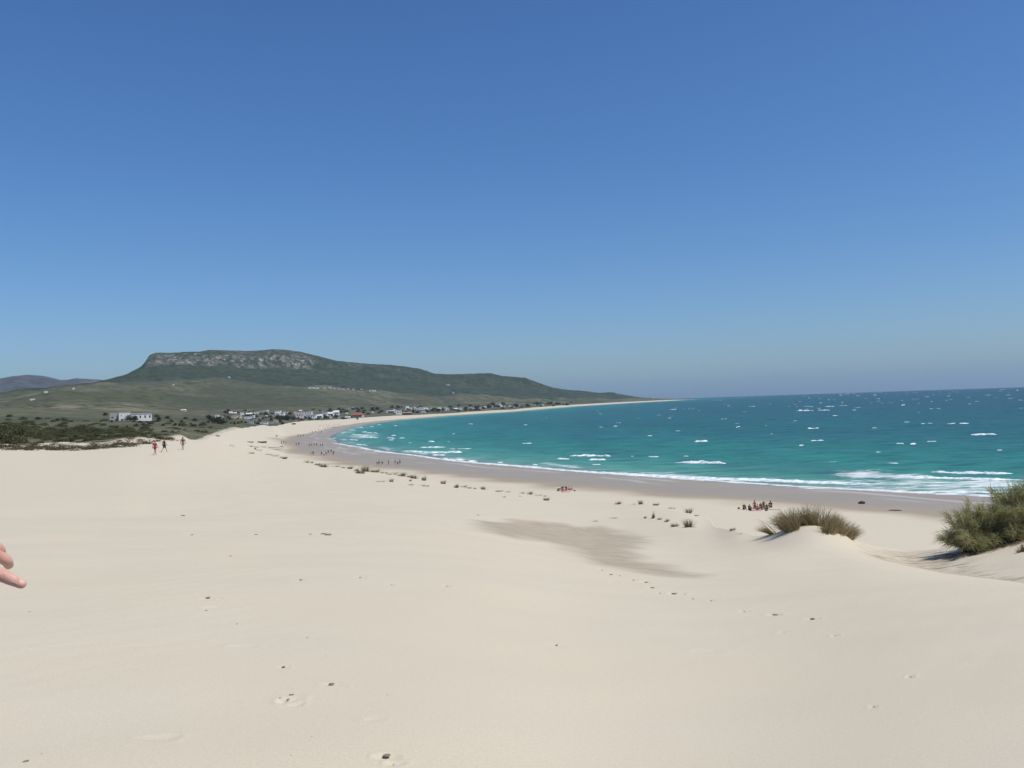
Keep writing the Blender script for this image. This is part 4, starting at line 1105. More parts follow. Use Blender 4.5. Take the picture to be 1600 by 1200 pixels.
for k, (px, py, w, h) in enumerate(far):
    lab = {(613,644.5):'bluish roofed white house at the left end of the far houses', (623,648):'tallest white house of the far bay, at its left end', (696,641.5):'bright upright white house in the middle of the far bay', (781,635.5):'bright white house under the far pines'}.get((px, py))
    if lab is None: lab = 'small white house in the dense left cluster of the far bay' if px < 680 else 'small white house in the thin right row of the far bay'
    place_house(px, py, w, h, ('flat', 'gable', 'flat', 'step')[k % 4], (M_WHITE, M_PINKW, M_WHITE)[k % 3], M_BLUER if k == 1 else M_ROOFW, lab, G2, turn=random.uniform(-0.5, 0.3))
place_house(636,648,14,4.4,'gable',M_RUST,M_TILE,'rust brown house by the far beach', G2)
slope = [(72,613.5,6,2.4,'white house highest on the left foothill'),(51,625,8,2.2,'white house lowest on the left foothill'),(115,608,3.5,2.2,'lone white house on the ridge left of the mountain'),(358,590,4,1.8,'lone white house in the dark wood under the cliffs'),(271,602,3,1.6,'tiny pale house in the fields under the cliffs'),
 (484,606.8,5,2.2,'left one of the bright white row under the mountain'),(490,607,5,2.2,'middle one of the bright white row under the mountain'),(496,607.2,5,2.2,'right one of the bright white row under the mountain'),(507,607,4,2),(516,607,5,3.4),(522,607.5,4,2),(529,608,4,2),(536,608.5,5,2),(544,608.5,4,2),(552,609.5,4,2),(565,609,4,1.8),(582,611,11,2,'long white house right of the hillside cluster'),(700,602,6,1.8,'lone white house high on the right wooded slope'),(708,614.5,3,1.8,'small white house low on the right wooded slope')]
for a in slope:
    w_ = M_WHITE if len(a) > 4 else M_PINKW
    place_house(a[0], a[1], a[2], a[3], 'flat', w_, M_ROOFW, a[4] if len(a) > 4 else 'small pinkish house in the hillside cluster under the mountain', G3)

def villa():
    p, r = ground(206, 657.2); th = math.atan2(p.x, p.y); sc = r/F_PX*math.cos(th)**2
    root = empty('villa', p, -th)
    tag(root, 'long white flat roofed villa with a tall middle block and a left wing with shade put into its grey colour', 'house')
    X = lambda px: (px-206)*sc
    Zp = lambda py: (657.2-py)*sc/math.cos(th)
    m = MB(); m.box(X(186), X(204), -4.0, 5, -1.5, Zp(644.2)); m.build('main_block', M_WHITE, root)
    m = MB(); m.box(X(185.6), X(204.4), -4.2, 5.2, Zp(644.2)+0.004, Zp(643.4)); m.build('roof', M_ROOFW, root)
    m = MB(); m.box(X(172), X(186)-0.01, -1, 5.5, -1.5, Zp(644.6)); g = m.build('shade_grey_wing', M_GREYW, root)  # the shade on this wing is put into its grey wall colour
    m = MB(); m.box(X(174.5), X(177.5), -1.03, -0.9, Zp(652.5), Zp(650.4)); m.build('opening', M_DARK, g)
    m = MB(); m.box(X(204)+0.01, X(237.6), -2, 5, -1.5, Zp(647.0)); w = m.build('right_wing', M_WHITE, root)
    m = MB(); m.box(X(204)+0.02, X(238), -2.3, 5.3, Zp(647.0)+0.004, Zp(646.2)); m.build('roof', M_ROOFW, root)
    for x in (211.5, 219.5, 227, 234.5):
        m = MB(); m.box(X(x-1.1), X(x+1.1), -2.06, -1.9, Zp(653.5), Zp(649.6)); m.build('window', M_DARK, w)
    for x in (190, 200):
        m = MB(); m.box(X(x-0.9), X(x+0.9), -4.06, -3.9, Zp(649.4), Zp(647.6)); m.build('window', M_GREYW, root)
villa()
# ------------------------------------------------------------------ people
SKIN_T = simple('tanned_skin', (0.36, 0.205, 0.135), 0.55, 0.1, 12)
def hand_skin():
    t = NT('pale_pink_skin')
    n1 = t.noise(45, 5, 0.6); n2 = t.noise(420, 4, 0.6); n3 = t.noise(1.0, 3, 0.6, t.coord((260, 90, 90)))
    c = t.ramp(n1, [(0.3, (0.50, 0.235, 0.175)), (0.55, (0.60, 0.345, 0.27)), (0.75, (0.66, 0.42, 0.34))])
    t.b.inputs['Subsurface Weight'].default_value = 0.12
    t.b.inputs['Subsurface Scale'].default_value = 0.004
    t.b.inputs['Subsurface Radius'].default_value = (1.0, 0.35, 0.2)
    return t.out(c, 0.52, t.bump(n3, 0.35, 0.0012, t.bump(n2, 0.3, 0.0005)), 0.35)
SKIN_P = hand_skin()
def cloth(name, c): return simple(name, c, 0.9, 0.15, 14)
CL = dict(red=cloth('red_cloth', (0.36, 0.045, 0.055)), pink=cloth('pink_cloth', (0.50, 0.27, 0.29)), black=cloth('black_cloth', (0.018, 0.018, 0.02)), white=cloth('white_cloth', (0.75, 0.74, 0.72)), grey=cloth('grey_cloth', (0.22, 0.20, 0.20)), navy=cloth('navy_cloth', (0.03, 0.035, 0.06)),
          purple=cloth('dark_purple_cloth', (0.09, 0.05, 0.085)), green=cloth('olive_cloth', (0.10, 0.12, 0.06)), blue=cloth('blue_cloth', (0.08, 0.12, 0.25)), brown=cloth('brown_cloth', (0.10, 0.07, 0.05)), hair=cloth('dark_hair', (0.022, 0.016, 0.012)), brownhair=cloth('brown_hair', (0.07, 0.045, 0.028)), sandcl=cloth('beige_cloth', (0.40, 0.33, 0.25)))
def skin(verts, edges, sub=1, name='body'):
    """verts: (co, radius); grows one skinned surface from the joints and returns its mesh"""
    me = bpy.data.meshes.new(name); me.from_pydata([v[0] for v in verts], edges, [])
    o = bpy.data.objects.new(name, me); COL.objects.link(o)
    o.modifiers.new('skin', 'SKIN')
    if sub:
        s = o.modifiers.new('sub', 'SUBSURF'); s.levels = sub; s.render_levels = sub
    for i, v in enumerate(verts):
        sv = me.skin_vertices[0].data[i]
        sv.radius = (v[1], v[1]) if not hasattr(v[1], '__len__') else v[1]; sv.use_root = (i == 0)
    dg = bpy.context.evaluated_depsgraph_get()
    r = bpy.data.meshes.new_from_object(o.evaluated_get(dg))
    bpy.data.objects.remove(o); bpy.data.meshes.remove(me)
    r.polygons.foreach_set('use_smooth', [True]*len(r.polygons)); r.name = name
    return r

def pose(kind, sw=0.0, arm=0.15):
    """joint positions facing -y; sw is the stride"""
    J = {}
    if kind in ('stand', 'walk'):
        J.update(hip=(0,0,.93), waist=(0,.0,1.08), chest=(0,.01,1.30), neck=(0,0,1.46), head=(0,-.01,1.56), top=(0,0,1.67))
        for s, n in ((-1, 'r'), (1, 'l')):
            f = s*sw
            J['hip'+n] = (s*.09, 0, .88); J['knee'+n] = (s*.10, -.32*f - .03*abs(sw), .49); J['ankle'+n] = (s*.10, -.55*f + (.12 if f < 0 else 0), .08 + (.05 if f < -.2 else 0)); J['toe'+n] = (s*.11, -.55*f - .14 + (.1 if f < 0 else 0), .03)
            J['sh'+n] = (s*.18, .01, 1.38); J['el'+n] = (s*(.21+arm*.5), .22*f + .03, 1.10); J['wr'+n] = (s*(.22+arm*.6), .36*f - .06, .86); J['ha'+n] = (s*(.22+arm*.6), .38*f - .08, .77)
    elif kind == 'sit':
        J.update(hip=(0,.05,.13), waist=(0,.10,.27), chest=(0,.10,.49), neck=(0,.05,.65), head=(0,.02,.75), top=(0,.02,.86))
        for s, n in ((-1, 'r'), (1, 'l')):
            J['hip'+n] = (s*.10, 0, .13); J['knee'+n] = (s*.15, -.38, .42); J['ankle'+n] = (s*.13, -.55, .07); J['toe'+n] = (s*.14, -.70, .035)
            J['sh'+n] = (s*.18, .08, .57); J['el'+n] = (s*.25, -.10, .37); J['wr'+n] = (s*.17, -.30, .42); J['ha'+n] = (s*.14, -.37, .43)
    elif kind == 'kneel':
        J.update(hip=(0,.0,.50), waist=(0,.02,.65), chest=(0,.0,.88), neck=(0,-.04,1.04), head=(0,-.06,1.14), top=(0,-.05,1.25))
        for s, n in ((-1, 'r'), (1, 'l')):
            J['hip'+n] = (s*.09, 0, .46); J['knee'+n] = (s*.12, -.10, .07); J['ankle'+n] = (s*.10, .33, .07); J['toe'+n] = (s*.10, .45, .04)
            J['sh'+n] = (s*.18, .0, .96); J['el'+n] = (s*.24, -.10, .70); J['wr'+n] = (s*.16, -.28, .58); J['ha'+n] = (s*.14, -.36, .55)
    else:                                     # lying on the back
        J.update(hip=(0,0,.11), waist=(0,.16,.11), chest=(0,.38,.12), neck=(0,.55,.13), head=(0,.65,.14), top=(0,.76,.14))
        for s, n in ((-1, 'r'), (1, 'l')):
            J['hip'+n] = (s*.09,-.05,.10); J['knee'+n] = (s*.11,-.43,.12); J['ankle'+n] = (s*.12,-.83,.07); J['toe'+n] = (s*.13,-.88,.19)
            J['sh'+n] = (s*.18,.46,.12); J['el'+n] = (s*.27,.20,.08); J['wr'+n] = (s*.26,-.03,.08); J['ha'+n] = (s*.26,-.12,.07)
    return J
RAD = dict(hip=.13, waist=.115, chest=.135, neck=.055, head=.095, top=.075)
RADL = dict(hip=.085, knee=.055, ankle=.038, toe=.032, sh=.055, el=.040, wr=.028, ha=.030)
def person(loc, rz, kind, label, group, skinm, shirt=None, shorts=None, hair='hair', hgt=1.7, sw=0.0, long_hair=False, arm=0.15, dress=False, hat=None, detail=0, custom=None):
    J = pose(kind, sw, arm)
    if custom: J.update(custom)
    names = ['hip','waist','chest','neck','head','top'] + [a+n for n in 'rl' for a in ('hip','knee','ankle','toe','sh','el','wr','ha')]
    E = [('hip','waist'),('waist','chest'),('chest','neck'),('neck','head'),('head','top')]
    for n in 'rl': E += [('hip','hip'+n),('hip'+n,'knee'+n),('knee'+n,'ankle'+n),('ankle'+n,'toe'+n),('chest','sh'+n),('sh'+n,'el'+n),('el'+n,'wr'+n),('wr'+n,'ha'+n)]
    ra = lambda k: RAD.get(k) or RADL[k[:-1]]
    V = [(J[k], ra(k)) for k in names]
    me = skin(V, [(names.index(a), names.index(b)) for a, b in E], 1, 'person')
    o = new_obj('person', me, skinm)
    s = hgt/1.7
    o.location = loc; o.rotation_euler = (0, 0, rz); o.scale = (s, s, s)
    tag(o, label, 'person', group)
    def garment(nm, keys, edges, mat, grow, over=None):
        vv = [(J[k], (ra(k) + grow) if not (over and k in over) else over[k]) for k in keys]
        g = skin(vv, [(keys.index(a), keys.index(b)) for a, b in edges], 1, nm)
        return new_obj(nm, g, mat, o)
    def mid(a, b, t, nm): J[nm] = tuple(J[a][i]*(1-t) + J[b][i]*t for i in range(3))
    if shirt:
        for n in 'rl': mid('sh'+n, 'el'+n, 0.75, 'sl'+n); RADL['sl'] = .048
        garment('shirt', ['chest','waist','hip','shr','slr','shl','sll'], [('chest','waist'),('waist','hip'),('chest','shr'),('shr','slr'),('chest','shl'),('shl','sll')], CL[shirt], .022)
    if shorts:
        for n in 'rl': mid('hip'+n, 'knee'+n, 0.95 if not dress else 0.6, 'kn'+n); RADL['kn'] = .068
        garment('dress' if dress else 'shorts', ['hip','hipr','knr','hipl','knl'], [('hip','hipr'),('hipr','knr'),('hip','hipl'),('hipl','knl')], CL[shorts], .020 if not dress else .04)
    h = Vector(J['head']); t = Vector(J['top']); n_ = Vector(J['neck'])
    back = Vector((0, .03, 0)) if kind != 'lie' else Vector((0, .03, -.01))
    hv = [(tuple(h.lerp(t, 0.35) + back), .088), (tuple(t + back*0.6), .074)]
    he = [(0, 1)]
    if long_hair: hv += [(tuple(n_ + back*2.6), .075)]; he += [(0, 2)]
    hm = skin(hv, he, 1, 'hair'); new_obj('hair', hm, CL[hair], o)
    if hat:
        b = MB(); b.tube([tuple(t + Vector((0, 0, .0))), tuple(t + Vector((0, 0, .015)))], .17, 10); b.tube([tuple(t + Vector((0, 0, .014))), tuple(t + Vector((0, 0, .09)))], [.1, .085], 10)
        b.build('hat', CL[hat], o, True)
    return o
def face_cam(p, extra=0.0): return -math.atan2(p.x, p.y) + extra
def pp(px, py, kind, label, group, **kw):
    turn = kw.pop('turn', 0.0)
    p, r = ground(px, py)
    sk = kw.pop('sk', SKIN_T)
    return person(p, face_cam(p, turn), kind, label, group, sk, **kw)

GW = 'walkers on the open dune'
pp(242.5,711,'walk','walker all in red coming over the sand at the left, nearest of the three', GW, sw=.45, shirt='red', shorts='red', turn=2.4, hair='brownhair', arm=.1)
pp(257,706.5,'walk','striding walker in a dark top with bare legs, middle of the three dune walkers', GW, sw=.6, shirt='brown', shorts='black', turn=1.9)
pp(286,703,'walk','walker in grey brown clothes with dark long hair, farthest right of the three dune walkers', GW, sw=.3, shirt='brown', shorts='grey', turn=3.0, long_hair=True, dress=True, hgt=1.75)
GA = 'people sitting by the wet sand in the middle of the beach'
pp(873,766,'sit','seated person in a white top at the left end of the middle beach group', GA, shirt='white', shorts='green', turn=.6, sk=SKIN_T)
pp(879,766,'sit','seated person in a dark top leaning in the middle beach group, second from the left', GA, shirt='black', shorts='grey', turn=-.3)
pp(884.5,765.5,'sit','seated person in black with pale legs at the centre of the middle beach group', GA, shirt='black', shorts='red', turn=.2, sk=SKIN_P)
pp(889.5,765.8,'sit','seated person in a bright white top right of the centre of the middle beach group', GA, shirt='white', shorts='pink', turn=-.2)
pp(893.5,766,'sit','seated person in pink at the right end of the middle beach group', GA, shirt='pink', shorts='white', turn=.5, sk=SKIN_P)
GB = 'people camped on the dry sand behind the grassy mound'
pp(1163,796,'sit','person in black sitting alone left of the dry sand camp', GB, shirt='black', shorts='black', turn=.3)
pp(1171.5,797,'sit','person in navy beside the dark rucksack at the left of the dry sand camp', GB, shirt='navy', shorts='black', turn=.8)
pp(1179.5,796,'kneel','tanned person kneeling upright with long dark hair, tallest of the dry sand camp', GB, shirt=None, shorts='red', turn=-.4, long_hair=True, hgt=1.75)
pp(1184,797,'sit','person with bare back and red shorts sitting in front of the kneeling one', GB, shorts='red', turn=2.8, sk=SKIN_T, hair='brownhair')
pp(1189,794.5,'sit','person in dark purple sitting between the kneeling one and the olive one', GB, shirt='purple', shorts='purple', turn=.2)
pp(1193.5,794,'kneel','person in an olive top kneeling at the back of the dry sand camp', GB, shirt='green', shorts='purple', turn=.1, hgt=1.5)
pp(1198,796,'sit','person in dark purple sitting right of the white bag', GB, shirt='purple', shorts='brown', turn=-.7)
pp(1204,793,'sit','person in black sitting at the right end of the dry sand camp', GB, shirt='black', shorts='brown', turn=-.4, long_hair=True, hgt=1.9)
GC = 'people strolling on the wet sand'
for px, py, sw, sh, so, tu, lab in [(589.5,727,.4,'white','grey',1.5,'white shirted stroller at the left end of the nearest wet sand walkers'),(592.5,727,.5,'grey','black',1.6,'stroller in grey and black, second of the nearest wet sand walkers'),(597.5,727,.6,'white','black',1.7,'stroller in white over black with a wide stride among the nearest wet sand walkers'),(607.5,727.5,.3,'brown','sandcl',1.2,'stroller in dark brown walking alone between the two knots of wet sand walkers'),(617.5,725.5,.4,'grey','grey',1.5,'stroller in grey at the left of the right hand knot of wet sand walkers'),(621.5,727.5,.5,'white','black',1.7,'stroller in white over black, front of the right hand knot of wet sand walkers'),(625,726,.4,'black','black',1.6,'stroller all in black at the right end of the nearest wet sand walkers'),
     (486,711,.3,'pink','sandcl',0.4,'reddish clad stroller left of a dark pair where the bay bends'),(489.3,711.5,.4,'black','black',0.3,'dark clad stroller beside the reddish one where the bay bends')]:
    pp(px, py, 'walk', lab, GC, sw=sw, shirt=sh, shorts=so, turn=tu)
for k, (px, py) in enumerate([(502.5,712),(506.5,713.5),(509.5,711.5),(513,709.5),(517.5,708.5),(521,711.5)]):
    pp(px, py, 'walk', 'small dark stroller in the close knot on the wet sand where the bay bends', GC, sw=.3+.05*k, shirt=('black','white','grey','navy','black','brown')[k], shorts=('black','grey','black')[k % 3], turn=1.0+k*.3)
for k, (px, py) in enumerate([(440,694.5),(443.5,694),(447,694.5),(463,697),(467,696.5),(484,698.5),(487,697.5),(491,697.5),(495,698),(501,698),(504,698)]):
    lab = 'tiny stroller on the sand right of the white rowing boat' if px < 450 else 'tiny stroller at the upper edge of the wet sand beyond the boats' if px < 480 else 'tiny stroller in the row on the wet sand at the tip of the bay'
    pp(px, py, 'walk', lab, GC, sw=.3, shirt=('grey','black','brown')[k % 3], shorts=('black','grey')[k % 2], turn=k*.7)
for k, (px, py) in enumerate([(466,683),(470,682.8),(474,682.6),(488,677),(493,676.7),(498,673),(502,676),(508,671),(500,666.5),(505,666.3),(510,666.2),(514,666.3),(519,666),(523,665.5),(527,665),(531,664.5),(512,669),(522,668)]):
    pp(px, py, 'walk', 'speck sized bather on the far sand below the near village', 'bathers on the far beach', sw=.25, shirt=('black','blue','brown','navy')[k % 4], shorts=('black','brown')[k % 2], turn=k*.9)

# ------------------------------------------------------------------ bags, towels, boats and flotsam
def bag(px, py, w, h, mat, label, name='beach_bag'):
    p, r = ground(px, py)
    root = empty(name, p, face_cam(p, .2)); tag(root, label, 'bag', 'bags on the sand')
    me = skin([((-w/2, 0, h*.42), (w*.30, h*.40)), ((0, 0, h*.48), (w*.34, h*.46)), ((w/2, 0, h*.40), (w*.28, h*.38))], [(0, 1), (1, 2)], 2, 'sack')
    new_obj('sack', me, mat, root)
    b = MB(); b.tube([(-w*.28, 0, h*.8), (-w*.18, 0, h*1.12), (w*.18, 0, h*1.12), (w*.28, 0, h*.8)], .018, 6); b.build('strap', mat, root, True)
bag(872.5,767.6,.55,.45,CL['green'],'lumpy olive green bag in front of the white topped sitter')
bag(898,767.5,.42,.24,CL['brown'],'brown bag lying right of the middle beach group')
bag(877.5,769.0,.26,.22,CL['sandcl'],'small beige bag at the front left of the pink towel')
bag(1154.5,795.5,.40,.30,CL['brown'],'small brown bag lying alone left of the dry sand camp')
bag(1172.5,798.3,.36,.42,CL['black'],'black rucksack at the front left of the dry sand camp')
bag(1195,795.8,.34,.34,CL['white'],'bright white bag in the middle of the dry sand camp')
bag(1197.5,798.4,.45,.22,CL['purple'],'dark purple bag at the front of the dry sand camp')
bag(1190.5,796.6,.36,.20,CL['navy'],'navy bag left of the bright white bag')
def towel(px, py, w, d, mat, label, rz=0):
    p, r = ground(px, py)
    g = np.random.default_rng(int(px)); nx, ny = 10, 6
    V = []; 
    for i in range(nx):
        for j in range(ny):
            u, v = (i/(nx-1)-.5)*w, (j/(ny-1)-.5)*d; a = face_cam(p, rz)
            x, y = p.x + u*math.cos(a)-v*math.sin(a), p.y + u*math.sin(a)+v*math.cos(a)
            V.append((x-p.x, y-p.y, height(x, y)-p.z+.03+.025*g.random()))
    idx = np.arange(nx*ny).reshape(nx, ny)
    F = np.stack([idx[:-1, :-1], idx[1:, :-1], idx[1:, 1:], idx[:-1, 1:]], -1).reshape(-1, 4)
    o = new_obj('beach_towel', np_mesh('beach_towel', np.array(V), F), mat); o.location = p
    m = o.modifiers.new('thick', 'SOLIDIFY'); m.thickness = .02
    tag(o, label, 'towel', 'towels spread on the sand')
towel(881,766.8,1.0,1.3,CL['red'],'dark red towel under the middle beach group')
towel(884.5,768.6,1.5,1.6,CL['pink'],'pink towel at the front of the middle beach group')
towel(1181,797.6,1.5,1.3,CL['pink'],'pinkish towel at the front of the dry sand camp')
towel(1209,796.2,1.7,0.8,CL['sandcl'],'crumpled beige towel right of the dry sand camp')
towel(1175,796.2,.8,.9,CL['white'],'pale towel beside the black rucksack')

def boat(px, py, L, wid, hgt, hull, inner, label, name='rowing_boat', turn=0.0, upside=False):
    p, r = ground(px, py)
    root = empty(name, p, face_cam(p, turn)); tag(root, label, 'boat', 'boats drawn up on the sand')
    n = 15
    def ring(t, inset=0.0):
        w = wid/2*max(0.03, (1 - abs(max(0, -t))**2.6))*(1 - 0.18*max(0, t)**2) - inset
        w = max(w, 0.015); sheer = hgt*(1 + .32*max(0, -t)**2 + .06*max(0, t)); z0 = inset
        x = t*L/2
        return [(x, -w, sheer), (x, -w*.94, hgt*.38+z0), (x, -w*.55, .05+z0), (x, 0, z0), (x, w*.55, .05+z0), (x, w*.94, hgt*.38+z0), (x, w, sheer)]
    V = []; F = []
    for i in range(n): V += ring(-1 + 2*i/(n-1))
    for i in range(n): V += ring(-0.97 + 1.94*i/(n-1), .05)
    for i in range(n-1):
        for k in range(6):
            a = i*7+k; F.append((a, a+1, a+8, a+7)); c = a + n*7; F.append((c, c+7, c+8, c+1))
        for k in (0, 6): a = i*7+k; c = a+n*7; F.append((a, a+7, c+7, c))
    for e in (0, n-1): F.append(tuple(e*7+k for k in range(7)))
    me = bpy.data.meshes.new('hull'); me.from_pydata(V, [], F); me.update()
    h = new_obj('hull', me, hull, root)
    b = MB()
    for t in (-.35, .1, .55):
        w = wid/2*.9; b.box(t*L/2-.12, t*L/2+.12, -w, w, hgt*.72, hgt*.78)
    b.build('bench', M_DARK if inner is None else inner, root)
    b = MB()
    for s in (-1, 1): b.tube([(-1+2*i/(n-1), 0, 0) for i in range(0)] or [(q[0], s*abs(q[1]), q[2]+.01) for q in [ring(-1 + 2*i/(n-1))[0] for i in range(n)]], .04, 5)
    b.build('gunwale', inner or M_DARK, root, True)
    if upside: root.rotation_euler[0] = math.pi; root.location.z += hgt
    return root
M_BW = simple('white_boat_paint', (0.78, 0.77, 0.75), 0.45, 0.06); M_BD = simple('dark_boat_paint', (0.07, 0.065, 0.06), 0.5, 0.2); M_BG = simple('grey_boat_paint', (0.30, 0.30, 0.31), 0.5, 0.15); M_BT = simple('boat_timber', (0.08, 0.055, 0.04), 0.7, 0.2)
boat(430.5,702.2,5.6,1.9,.85,M_BW,M_BT,'white rowing boat with a dark inside lying on the sand', turn=.15)
boat(409.5,692.2,4.0,1.5,.65,M_BD,M_BT,'dark rowing boat beyond the white one', turn=.1)
boat(391.5,691.6,2.6,1.2,.55,M_BG,M_BW,'small grey boat with pale rim left of the dark one', turn=-.1)
boat(405,704.6,2.3,1.0,.45,M_BW,M_BG,'small white dinghy in front of the white rowing boat', turn=.05)
boat(363,697.6,1.9,.9,.5,M_BW,M_BG,'tiny white dinghy lying alone at the left of the boats', turn=.2)
def lump(name, px, py, w, h, mat, label, cat, group=None, seed=0, sink=.2):
    p, r = ground(px, py)
    g = np.random.default_rng(seed)
    bm = bmesh.new(); bmesh.ops.create_icosphere(bm, subdivisions=3, radius=1.0)
    for v in bm.verts:
        k = 1 + .28*float(noise(v.co.x*1.7+seed, v.co.y*1.7+v.co.z, 211)) + .10*float(noise(v.co.x*5, v.co.z*5+seed, 213))
        v.co = Vector((v.co.x*w/2*k, v.co.y*w*.36*k, v.co.z*h/2*k + h*(.5-sink)))
    me = bpy.data.meshes.new(name); bm.to_mesh(me); bm.free()
    me.polygons.foreach_set('use_smooth', [True]*len(me.polygons))
    o = new_obj(name, me, mat); o.location = p; o.rotation_euler = (0, 0, face_cam(p, .2)); tag(o, label, cat, group)
    return o
M_WEED = simple('dark_weed', (0.055, 0.052, 0.035), 0.8, 0.3, 10); M_STONE = simple('brown_stone', (0.19, 0.155, 0.115), 0.85, 0.3, 20)
lump('rock', 1347, 787, 1.0, .48, M_WEED, 'dark olive rock alone on the wet sand beyond the feathery bush', 'rock', None, 3, .15)
lump('driftwood', 1398, 797.5, 1.8, .07, M_WEED, 'thin dark streak of driftwood on the edge of the wet sand', 'driftwood', None, 5, .2)
for k, (px, py, w, lab) in enumerate([(505.5,834.5,.15,'larger of two dark scraps lying close together on the bare sand'),(513,836,.19,'longest dark scrap beside the larger of two on the bare sand'),(485,835,.09,'tiny dark scrap left of the two close together'),(747,805,.18,'dark scrap at the left tip of the dark sand hollow'),(1053.5,928,.12,'dark scrap in the largest print of the footprint trail'),(1019.5,918.5,.09,'dark scrap midway along the footprint trail'),(1211,961,.09,'left one of two scraps beyond the end of the footprint trail'),(1270,967,.08,'right one of two scraps beyond the end of the footprint trail'),(518,1069,.055,'thin dark scrap by the two prints nearest the middle of the sand'),(1423,1058,.03,'lone brown scrap on the bare sand at the right'),(604,1181,.06,'dark scrap in the print at the lower edge of the picture')]):
    lump('dark_scrap', px, py, w*.75, w*.16, M_STONE, lab, 'flotsam', 'dark scraps on the sand', 20+k, .25)  # small flat dark lumps, several of them set in the prints

for k, (px, py, wp) in enumerate([(46,956,4),(300,836,6),(400,835.5,7),(286,806,8),(360,869,6),(470,906,6),(563,902,5),(612,914,4),(698,916,4),(325,934,9),(347,935,3),(322,954,5),(370,975,4),(480,996,4),(509,1025,3),(443,1042,7),(605,1086,3),(487,1151,3),(455,1180,3),(65,1178,3),(40,1190,10),(437,1091,8),(455,1086,9),(467,1088,5),(450,1093,7),(615,1195,4),(941,891,5),(955,898,7),(969,900,5),(990,906,4),(1010,910,8),(1031,927,4),(1083,936,5),(1111,939,5),(1163,955,4),(1305,993,3),(1366,1104,4),(870,1008,6)]):
    r = ground(px, py)[1]; w = 0.8*wp*r/F_PX
    lab = 'tiny dark speck along the footprint trail below the dark sand hollow' if px > 900 else 'tiny dark speck on the bare sand of the left half' if py < 1020 else 'tiny dark speck around the prints at the bottom of the sand'
    lump('dark_speck', px, py, w, w*.25, M_STONE, lab, 'flotsam', 'tiny dark specks on the sand', 60+k, .3)  # tiny flattened dark lumps dotted over the sand

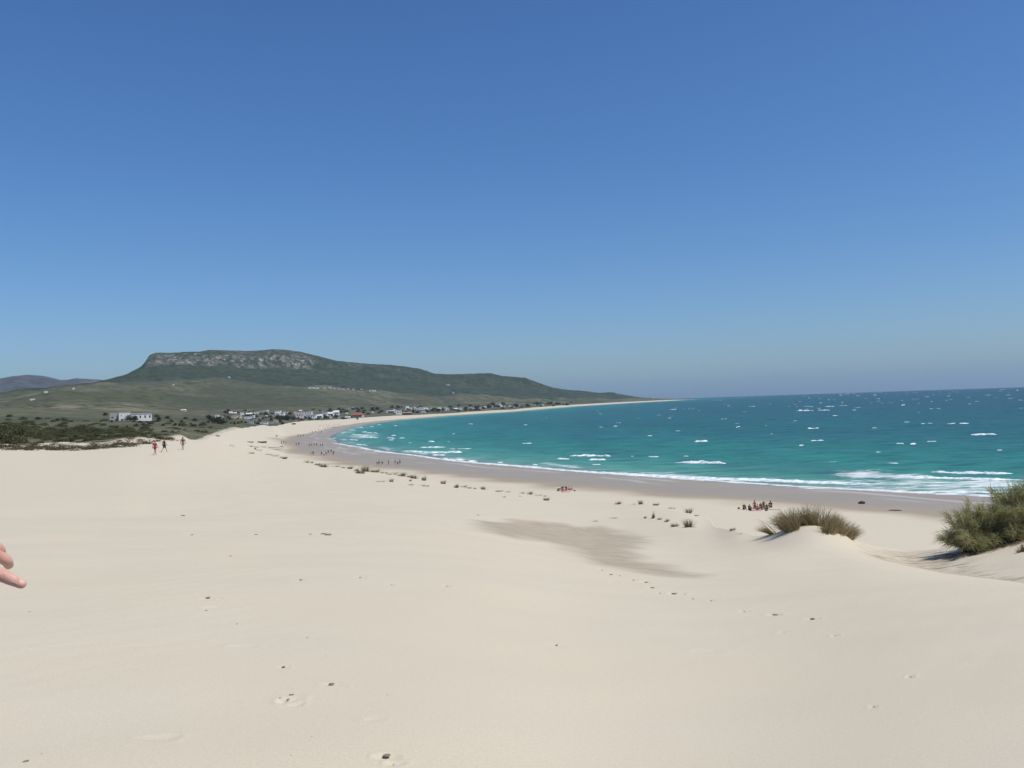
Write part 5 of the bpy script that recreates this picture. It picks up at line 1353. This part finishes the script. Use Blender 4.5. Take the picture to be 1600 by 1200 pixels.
# ------------------------------------------------------------------ the companion whose left hand reaches into view
def companion():
    y0 = 1.15
    def pt(px, py, y):
        d = fw + ((px-800)/F_PX)*cr + ((600-py)/F_PX)*cu
        return Vector(d*(y/d[1])) + Vector((0, 0, CAM_Z))
    tip = pt(36.5, 913, 1.10)
    f = (pt(36.5, 913, 1.10) - pt(4, 899.5, 1.105)).normalized()        # index finger direction
    t = Vector((0.05, -.62, -.78)).normalized()                           # towards the thumb
    hand_f = Vector((.985, -.06, -.04)).normalized()
    n = hand_f.cross(t).normalized(); t = n.cross(hand_f).normalized()
    if n.z > 0: n = -n                                                    # palm side
    mcp = [tip - f*.083]
    for k, off in ((1, .0195), (2, .0365), (3, .052)): mcp.append(mcp[0] - t*off + hand_f*(-.034, -.043, -.050)[k-1] - t*.0035)
    wrist = mcp[1]*.5 + mcp[2]*.5 - hand_f*.092
    V = []; E = []
    def v(p, r): V.append((tuple(p), r)); return len(V)-1
    fore = Vector((-.97, .10, .16)).normalized()
    elbow = wrist + fore*.25
    iw = v(wrist, (.030, .021)); ie = v(elbow, .044)
    im = v(wrist.lerp(elbow, .5), .038)
    E += [(iw, im), (im, ie)]
    for k in range(4):
        a = v(wrist.lerp(mcp[k], .5), .0155); b = v(mcp[k], .0118); E += [(iw, a), (a, b)]
    tb = v(wrist + hand_f*.03 + t*.020 + n*.012, .017); E += [(iw, tb)]
    me = skin(V, E, 2, 'palm')
    parts = [me]
    # fingers: index nearly straight, the others curled back more and more
    curl = [(0.0, 0.02, 0.10), (.30, .80, .80), (.42, .85, .8), (.5, .9, .8)]
    seg = [(.041, .025, .020), (.044, .028, .021), (.041, .026, .020), (.032, .020, .018)]
    base_dir = [f, hand_f, hand_f, hand_f]
    for k in range(4):
        d = base_dir[k].copy(); p = mcp[k] - d*.014
        pts = [(tuple(p), .0110)]; p = mcp[k].copy(); pts.append((tuple(p), .0108))
        for j in range(3):
            ax = d.cross(n)
            d = (Matrix.Rotation(curl[k][j], 3, ax.normalized()) @ d) if k else (d + n*curl[0][j]).normalized()
            r_ = (.0092, .0084, .0066)[j]
            p = p + d*seg[k][j]*.5; pts.append((tuple(p), r_+.0003)); p = p + d*seg[k][j]*.5; pts.append((tuple(p), r_))
        parts.append(skin(pts, [(i, i+1) for i in range(len(pts)-1)], 2, 'finger'))
    p = wrist + hand_f*.025 + t*.018; pts = [(tuple(p), .013)]
    for d_, L, r_ in ((hand_f*.62 + t*.55 + n*.75, .034, .0115), (hand_f*.80 - t*.05 + n*.65, .026, .0105), (hand_f*.90 - t*.15 + n*.3, .020, .0080)):
        p = p + d_.normalized()*L; pts.append((tuple(p), r_))
    parts.append(skin(pts, [(i, i+1) for i in range(len(pts)-1)], 2, 'finger'))
    bm = bmesh.new()
    for q in parts: bm.from_mesh(q); bpy.data.meshes.remove(q)
    hm = bpy.data.meshes.new('hand'); bm.to_mesh(hm); bm.free()
    ho = bpy.data.objects.new('hand', hm); COL.objects.link(ho)
    rm = ho.modifiers.new('rm', 'REMESH'); rm.mode = 'VOXEL'; rm.voxel_size = .0017
    sm = ho.modifiers.new('sm', 'SMOOTH'); sm.iterations = 2; sm.factor = .5
    dg = bpy.context.evaluated_depsgraph_get()
    hand = bpy.data.meshes.new_from_object(ho.evaluated_get(dg)); bpy.data.objects.remove(ho)
    # body standing left of the camera, turned half towards it
    g = Vector((-1.52, 1.10, 0)); g.z = height(g.x, g.y)
    rz = R(52)
    inv = Matrix.Translation(g) @ Matrix.Rotation(rz, 4, 'Z'); inv.invert()
    el = inv @ elbow; wr = inv @ (wrist.lerp(elbow, .15))
    J = pose('stand'); J.update(ell=tuple(el), wrl=tuple(inv @ wrist.lerp(elbow, .55)), hal=tuple(wr))
    J['shl'] = (.18, .01, 1.38)
    o = person(g, rz, 'stand', 'person beyond the left edge reaching a bare pink left hand into view', None, SKIN_P, shirt='white', shorts='navy', hair='brownhair', custom={k: J[k] for k in ('shl', 'ell', 'wrl', 'hal')})
    bm = bmesh.new(); bm.from_mesh(o.data)
    hb = bmesh.new(); hb.from_mesh(hand); hb.transform(inv); tmp = bpy.data.meshes.new('tmp'); hb.to_mesh(tmp); hb.free()
    bm.from_mesh(tmp); bm.to_mesh(o.data); bm.free(); bpy.data.meshes.remove(tmp); bpy.data.meshes.remove(hand)
    o.data.polygons.foreach_set('use_smooth', [True]*len(o.data.polygons))
    # face and nails
    b = MB()
    for s in (-1, 1): b.tube([(s*.034, -.098, 1.585), (s*.034, -.110, 1.585)], .011, 8)
    b.build('eyes', M_DARK, o, True)
    b = MB(); b.tube([(0, -.095, 1.58), (0, -.126, 1.545), (0, -.100, 1.538)], [.008, .014, .012], 6); b.build('nose', SKIN_P, o, True)
    b = MB(); b.tube([(-.025, -.098, 1.512), (0, -.106, 1.510), (.025, -.098, 1.512)], .006, 6); b.build('mouth', CL['pink'], o, True)
    nail = MB(); q = inv @ (tip - f*.004 - n*.0048); ax = (inv.to_3x3() @ f).normalized(); sd = (inv.to_3x3() @ t).normalized(); up = (inv.to_3x3() @ -n).normalized()
    P = []
    for i in range(5):
        for j in range(4): P.append(tuple(q - ax*(.0105*(1-i/4)) + sd*(.0042*(j/1.5-1)) + up*(.0012*(1-(j/1.5-1)**2))))
    nail.add(P, [(i*4+j, i*4+j+1, (i+1)*4+j+1, (i+1)*4+j) for i in range(4) for j in range(3)])
    nail.build('fingernail', simple('nail', (0.56, 0.33, 0.26), 0.5, 0.05), o, True)
companion()
